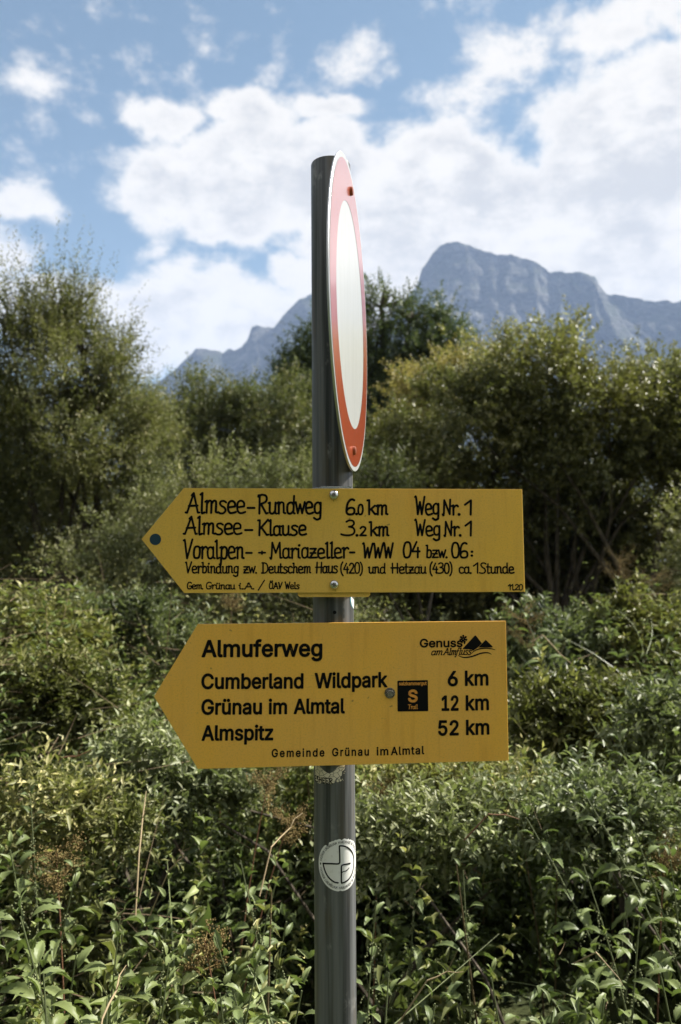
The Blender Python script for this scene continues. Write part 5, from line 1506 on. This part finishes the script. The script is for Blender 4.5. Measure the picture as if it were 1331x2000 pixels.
s1_, f1 = make_sign('trail_sign', 0.033, 1.66, 0.0115, 'upper yellow arrow sign with brush lettering, Almsee-Rundweg on its first line')
panel_mesh(f1, [(276.8, 1053), (359.5, 953.2), (1020.3, 955.5), (1025.8, 1156), (360, 1158.3)], Y1, s1_)
LN = [
 [("Almsee", 363, 479, 1002, 1002.5, 39), ("-", 484, 496, 1003, 1003, 36), ("Rundweg", 503, 628, 1003, 1003.5, 36), ("6.", 676, 699, 1004.5, 1004.5, 29), ("0", 699, 709, 1004.5, 1004.5, 19),
  ("km", 718, 757, 1004.5, 1004.5, 29), ("Weg", 811, 858, 1005, 1005, 34), ("Nr.", 865, 899, 1005, 1005, 29), ("1", 908, 921, 1005, 1005, 29)],
 [("Almsee", 359, 472, 1043.5, 1043.5, 34.5), ("-", 479, 492, 1045, 1045, 32), ("Klause", 503, 598, 1045, 1045.2, 30), ("3.", 675, 700, 1046, 1046, 29), ("2", 703, 715, 1046, 1046, 17),
  ("km", 722, 759, 1046, 1046, 28), ("Weg", 811, 860, 1046, 1046, 30), ("Nr.", 868, 901, 1046, 1046, 28), ("1", 909, 921, 1046, 1046, 29)],
 [("Voralpen", 359, 477, 1090.5, 1090.5, 37), ("-", 481, 491, 1089, 1089, 30), ("+", 506, 516, 1087, 1087, 24), ("Mariazeller", 528, 680, 1090, 1089.5, 31), ("-", 684, 692, 1088, 1088, 28),
  ("WWW", 708, 768, 1089, 1089, 27), ("04", 787, 820, 1089, 1089, 31), ("bzw.", 832, 874, 1089, 1089, 24), ("06", 882, 914, 1089, 1089, 30), (":", 919, 924, 1087, 1087, 20)],
 [("Verbindung", 363, 466, 1119, 1119, 21), ("zw.", 476, 502, 1119, 1119, 21), ("Deutschem", 512, 607, 1119, 1119, 20), ("Haus", 617, 660, 1119, 1119, 21), ("(420)", 666, 708, 1119.5, 1119.5, 20),
  ("und", 720, 753, 1119.5, 1119.5, 19), ("Hetzau", 765, 832, 1119.5, 1119.5, 20), ("(430)", 840, 883, 1119.5, 1119.5, 20), ("ca.", 897, 921, 1119.5, 1119.5, 19), ("1", 925, 934, 1119.5, 1119.5, 20),
  ("Stunde", 938, 1004, 1119.5, 1119.5, 20)],
 [("Gem.", 366, 397, 1150.3, 1150.3, 13), ("Grünau", 403, 459, 1150.3, 1150.3, 13), ("i.A.", 467, 497, 1150.3, 1150.3, 12.5), ("/", 505, 517, 1150.5, 1150.5, 17), ("ÖAV", 526, 551, 1149.8, 1149.8, 12.5), ("Wels", 557, 585, 1149.8, 1149.8, 12.5)],
 [("11.20", 993, 1021, 1152.3, 1152.3, 11)]]
LW = [4.4, 4.2, 4.1, 3.1, 2.4, 2.2]
for i, ln in enumerate(LN):
    mb = MB()
    for j, (s, x0, x1, ya, yb, cp) in enumerate(ln):
        hand_line(mb, f1, s, x0, x1, ya, yb, cp, LW[i] * (0.88 if cp < 25 and i < 3 else 1), 0.02, j)
    o = mb.build('lettering', black, s1_)
    o['label'] = ['black brush lettering of the first line', 'black brush lettering of the second line', 'black brush lettering of the third line', 'black brush lettering of the fourth, narrower line',
                  'small black brush lettering in the bottom line', 'tiny date in the bottom right corner'][i]
navy, t, b = principled('dark_teal_paint', (0.012, 0.045, 0.075), 0.45, 0, 0.4)
c0 = f1.loc(304, 1053.5)
rd = f1.loc(315.2, 1053.5)[0] - c0[0]
mb = MB()
mb.add([f1.at(c0[0] + rd * math.cos(k * math.pi / 24), c0[1] + rd * math.sin(k * math.pi / 24), 0.0004) for k in range(48)], [tuple(range(48))])
mb.build('dot', navy, s1_)


def dome_bolt(fr, px, py, rpx, parent, mat, hexa=False):
    c = fr.loc(px, py)
    r = fr.loc(px + rpx, py)[0] - c[0]
    M = Matrix.Translation((c[0], 0, c[1])) @ Matrix.Rotation(math.radians(90), 4, 'X')
    mb = MB()
    if hexa:
        mb.lathe([(r, 0.0002), (r, 0.0012), (r * 0.96, 0.0015)], 32, M)
        o = mb.build('bolt', mat, parent, True)
        m2 = MB()
        m2.lathe([(r * 0.72, 0.0016), (r * 0.72, 0.005), (r * 0.6, 0.0056), (r * 0.1, 0.0057)], 6, M)
        m2.build('bolt_head', mat, o)
    else:
        mb.lathe([(r, 0.0003), (r * 0.99, 0.0016), (r * 0.9, 0.0032), (r * 0.72, 0.0046), (r * 0.45, 0.0055), (r * 0.42, 0.0053)], 32, M)
        o = mb.build('bolt', mat, parent, True)
        m2 = MB()
        m2.lathe([(r * 0.4, 0.0054), (r * 0.34, 0.0057)], 6, M)
        m2.build('hex_socket', dsteel, o)
    return o


dome_bolt(f1, 652.3, 967, 9.6, s1_, steel)
dome_bolt(f1, 653, 1141.8, 9.3, s1_, steel)
# rust run under the bolts
stain, t, b = principled('rust_stain', (0.3, 0.16, 0.03), 0.7, 0, 0.2)
for (px, py, l) in ((652, 977, 5), (655, 1151, 5)):
    mb = MB()
    a_, b2 = f1.loc(px, py), f1.loc(px + 1, py + l)
    mb.add([f1.at(a_[0] - .0006, a_[1], 1e-4), f1.at(a_[0] + .0006, a_[1], 1e-4), f1.at(b2[0], b2[1], 1e-4)], [(0, 2, 1)])
    mb.build('rust_stain', stain, s1_)
# bracket behind the panel: rail plate and pipe clamps
mb = MB()
A, B = f1.loc(582, 1120), f1.loc(724, 1166)
ch = 0.003
mb.prism([(A[0], A[1]), (A[0], B[1] + ch), (A[0] + ch, B[1]), (B[0] - ch, B[1]), (B[0], B[1] + ch), (B[0], A[1])], 0.003, 0.0085)
m3 = mb.build('mounting_plate', Y1, s1_)
mb = MB()
A, B = f1.loc(628, 949), f1.loc(688, 985)
mb.prism([(A[0], A[1]), (A[0], B[1]), (B[0], B[1]), (B[0], A[1])], 0.003, 0.0085)
mb.build('mounting_plate', steel, s1_)
axis_l = post_axis(1.66) - f1.O
axl = (axis_l @ f1.ex, axis_l @ f1.n)
for (py0, py1) in ((950, 972), (1146, 1163)):
    za, zb = f1.loc(650, py0)[1], f1.loc(650, py1)[1]
    mb = MB()
    vs, fs = [], []
    N_ = 40
    for k in range(N_ + 1):
        a = math.radians(-62 + 304 * k / N_) + 0
        for rr_, z in ((PR + 0.0006, za), (PR + 0.0024, za), (PR + 0.0024, zb), (PR + 0.0006, zb)):
            vs.append((axl[0] + (za - 0) * LEAN + rr_ * math.cos(a), axl[1] + rr_ * math.sin(a), z))
    for k in range(N_):
        for j in range(4):
            fs.append((k * 4 + j, k * 4 + (j + 1) % 4, k * 4 + 4 + (j + 1) % 4, k * 4 + 4 + j))
    fs += [(3, 2, 1, 0), tuple(N_ * 4 + j for j in range(4))]
    mb.add(vs, fs)
    mb.build('pipe_clamp', steel, s1_, True)

s2_, f2 = make_sign('trail_sign', 0.115, 1.40, 0.0042, 'lower amber arrow sign with printed lettering, Almuferweg as its heading')
panel_mesh(f2, [(301, 1360.4), (386.8, 1219), (988.4, 1212.8), (993.8, 1485.6), (386.8, 1502)], Y2, s2_)
BO = 0.023
def pl(text, x0, x1, ya, yb, cap, bold=BO, track=0, mat=black, parent=None, lab=None, lift=0.0004, name='lettering'):
    o = print_line(name, f2, text, x0, x1, ya, yb, cap, mat, parent or s2_, bold, track, lift)
    return o


pl('Almuferweg', 394, 630, 1284, 1282.6, 34.5)
pl('Cumberland', 393.5, 593, 1346.2, 1345, 31)
pl('Wildpark', 615, 757, 1344.8, 1342.5, 31)
pl('Grünau', 393.5, 512, 1396.3, 1395.4, 31)
pl('im', 525, 561, 1395.3, 1395, 30.5)
pl('Almtal', 574, 674, 1394.8, 1393.6, 30.5)
pl('Almspitz', 394, 534, 1447, 1446, 31)
pl('6', 874.5, 895, 1340.5, 1340.3, 30.5)
pl('km', 908.5, 954.5, 1339.8, 1339, 30.5)
pl('12', 863, 896, 1388.6, 1388.2, 30.5)
pl('km', 910, 955.5, 1388, 1387, 30.5)
pl('52', 856, 896.5, 1437, 1436.4, 30.5)
pl('km', 910.5, 956.3, 1435.9, 1434.8, 30.5)
pl('Gemeinde', 531, 634, 1479, 1477.6, 16.5, 0.02, 110)
pl('Grünau', 649, 721, 1477.2, 1475.8, 16.5, 0.02, 100)
pl('im', 736, 759, 1475.6, 1475, 16.5, 0.02, 60)
pl('Almtal', 764, 829, 1475, 1473, 16.5, 0.02, 60)
# river-walk emblem
pl('Genuss', 820, 904, 1264.8, 1264.0, 17.3, 0.026)
lg = MB()
hand_line(lg, f2, 'am', 842, 863, 1279, 1279, 13, 2.0, 0.32, 3)
hand_line(lg, f2, 'Almfluss', 866, 920, 1278.8, 1278.4, 13.5, 1.9, 0.28, 4)
fc = f2.loc(905, 1248.2)
kx = f2.loc(906, 1248)[0] - f2.loc(905, 1248)[0]
for k in range(7):
    a = math.radians(90 + k * 360 / 7)
    stroke_poly(lg, [tuple(fc + kx * 2.2 * np.array([math.cos(a), math.sin(a)])), tuple(fc + kx * 6.2 * np.array([math.cos(a), math.sin(a)]))], kx * 3.0, f2.at, 0.0004 + 2e-5 * k)
    P = fc + kx * 6.0 * np.array([math.cos(a), math.sin(a)])
    stroke_poly(lg, [tuple(P), tuple(P + kx * 0.3)], kx * 4.0, f2.at, 0.0006 + 2e-5 * k)
stroke_poly(lg, [tuple(f2.loc(905.5, 1250)), tuple(f2.loc(908, 1257))], kx * 2.6, f2.at, 0.00035)


def poly(mb, fr, pts, lift):
    mb.add([fr.at(*fr.loc(*p), lift) for p in pts][::-1], [tuple(range(len(pts)))])


poly(lg, f2, [(903.5, 1267.5), (927, 1242), (928.7, 1240.8), (930.4, 1242), (941.5, 1256.4), (933, 1265), (924, 1271.2), (921.5, 1268.6), (912, 1268)], 0.0004)
poly(lg, f2, [(934.5, 1264.6), (947.5, 1251), (949, 1249.8), (950.5, 1251), (962.5, 1262.6), (962, 1264.6), (952, 1264.2)], 0.0004)


def swoosh(pts, w):
    P = smooth_stroke([tuple(f2.loc(*p)) for p in pts], 8)
    n = len(P)
    for i in range(n - 1):
        k = math.sin(math.pi * (0.12 + 0.8 * (i + 0.5) / n))
        stroke_poly(lg, [P[i], P[i + 1]], kx * w * k, f2.at, 0.0004 + 1e-6 * i)


swoosh([(921.5, 1276), (928, 1270.6), (938, 1267), (950, 1265.9), (960, 1267), (967.5, 1269)], 2.3)
swoosh([(895.5, 1280), (902, 1283), (911, 1284), (924, 1281.5), (938, 1276.4), (949, 1274.6), (956, 1275.6), (960, 1278)], 2.7)
lgo = lg.build('emblem', black, s2_)
# trail badge
mb = MB()
bc = [(776.5, 1329.5), (836.0, 1328.2), (836.8, 1388.8), (776.8, 1389.6)]
P = [np.array(f2.loc(*p)) for p in bc]
outl = []
cen = sum(P) / 4
for i, p in enumerate(P):
    for k in range(5):
        a0 = [math.pi, math.pi / 2, 0, -math.pi / 2][i]
        a = a0 - k * math.pi / 8
        inn = p + np.array([1 if p[0] < cen[0] else -1, 1 if p[1] < cen[1] else -1]) * 0.0012
        outl.append(inn + 0.0012 * np.array([math.cos(a), math.sin(a)]))
mb.add([f2.at(p[0], p[1], 0.0004) for p in outl][::-1], [tuple(range(len(outl)))])
badge = mb.build('trail_badge', black, s2_)
orange, t, b = principled('orange_print', (0.85, 0.36, 0.06), 0.45, 0, 0.4)
pl('salzkammergut', 779.5, 833.5, 1338.6, 1337.8, 7.2, 0.022, 0, orange, badge, lift=0.0008)
pl('S', 797, 816, 1371.6, 1371.4, 25, 0.03, 0, orange, badge, lift=0.0008)
mb = MB()
hand_line(mb, f2, 'Trail', 797, 815.5, 1384.5, 1384.2, 8.5, 1.2, 0.06, 2)
mb.build('lettering', orange, badge)
for v in badge.children[-1].data.vertices: v.co.y -= 0.0004
dome_bolt(f2, 761.8, 1353.4, 10.2, s2_, dsteel, True)

# ------------------------------------------------------------------ round prohibition sign, seen almost edge on
DC = np.array([0.0149, 1.1727, 1.9560])
DA, DR, DL = 0.1341, 0.2232, -0.0101
hx = Vector((math.sin(DA), math.cos(DA), 0))
wv = Vector((DL, 0, 1)).normalized()
nv = Vector((math.cos(DA), -math.sin(DA), 0))
nv = (nv - wv * nv.dot(wv)).normalized()
hx = wv.cross(nv)
Mx = Matrix((hx, wv, nv)).transposed().to_4x4()       # local Z is the sign's face normal
Mx.translation = Vector(DC)
rs = empty('prohibition_sign')
rs.matrix_world = Mx
tag(rs, 'round white sign with red border seen nearly edge on at the top of the pole', 'sign')
white, t, b = principled('white_sheeting', (0.72, 0.73, 0.72), 0.22, 0, 0.5)
tco = t.n('ShaderNodeTexCoord').outputs['Object']
sN = t.noise(t.vmath('MULTIPLY', tco, (1, 0.12, 1)), 60, 5, 0.6)
t.put(b.inputs['Base Color'], t.mix(t.ss(sN, 0.4, 0.75, 0, 0.35), (0.43, 0.44, 0.43), (0.34, 0.35, 0.34)))
redm, t, b = principled('red_sheeting', (0.52, 0.055, 0.02), 0.3, 0, 0.6)
b.inputs['Coat Weight'].default_value = 1.0
b.inputs['Coat Roughness'].default_value = 0.13
b.inputs['Coat IOR'].default_value = 2.0
tco = t.n('ShaderNodeTexCoord').outputs['Object']
sN = t.noise(t.vmath('MULTIPLY', tco, (1, 0.1, 1)), 70, 5, 0.6)
t.put(b.inputs['Base Color'], t.mix(t.ss(sN, 0.4, 0.75, 0, 0.4), (0.44, 0.075, 0.022), (0.33, 0.085, 0.04)))
alu, t, b = principled('plate_aluminium', (0.6, 0.6, 0.6), 0.4, 0.9, 0.5)
mb = MB()
mb.lathe([(0.001, -0.002), (DR - 0.0006, -0.002), (DR, -0.0014), (DR, 0.0004), (DR - 0.0005, 0.0008)], 160)
mb.build('plate', alu, rs, True)


def ring(r0, r1, z, name, mat, seg_=160):
    vs, fs = [], []
    for k in range(seg_):
        a = 2 * math.pi * k / seg_
        vs += [(r0 * math.cos(a), r0 * math.sin(a), z), (r1 * math.cos(a), r1 * math.sin(a), z)]
    for k in range(seg_):
        j = (k + 1) % seg_
        fs.append((2 * k, 2 * k + 1, 2 * j + 1, 2 * j))
    mb = MB()
    mb.add(vs, fs)
    return mb.build(name, mat, rs)


ring(0.0, DR - 0.0006, 0.0011, 'face', white)
ring(DR * 0.72, DR * 0.968, 0.0014, 'red_border', redm)
bolt_m, t, b = principled('painted_bolt', (0.34, 0.1, 0.05), 0.3, 0.5, 0.5)
for sy in (DR * 0.85, -DR * 0.87):
    mb = MB()
    mb.lathe([(0.0065, 0.0015), (0.0066, 0.003), (0.0058, 0.0052), (0.003, 0.0062)], 24, Matrix.Translation((0, sy, 0)))
    mb.build('bolt', bolt_m, rs, True)
for sy in (DR * 0.85, -DR * 0.62):
    mb = MB()
    mb.prism([(-0.02, sy - 0.012), (-0.02, sy + 0.012), (0.02, sy + 0.012), (0.02, sy - 0.012)], -0.0021, -0.0026)
    for i in range(len(mb.v)):
        x_, y_, z_ = mb.v[i]
        mb.v[i] = (x_, z_, y_)
    mb.build('clamp_plate', alu, rs)
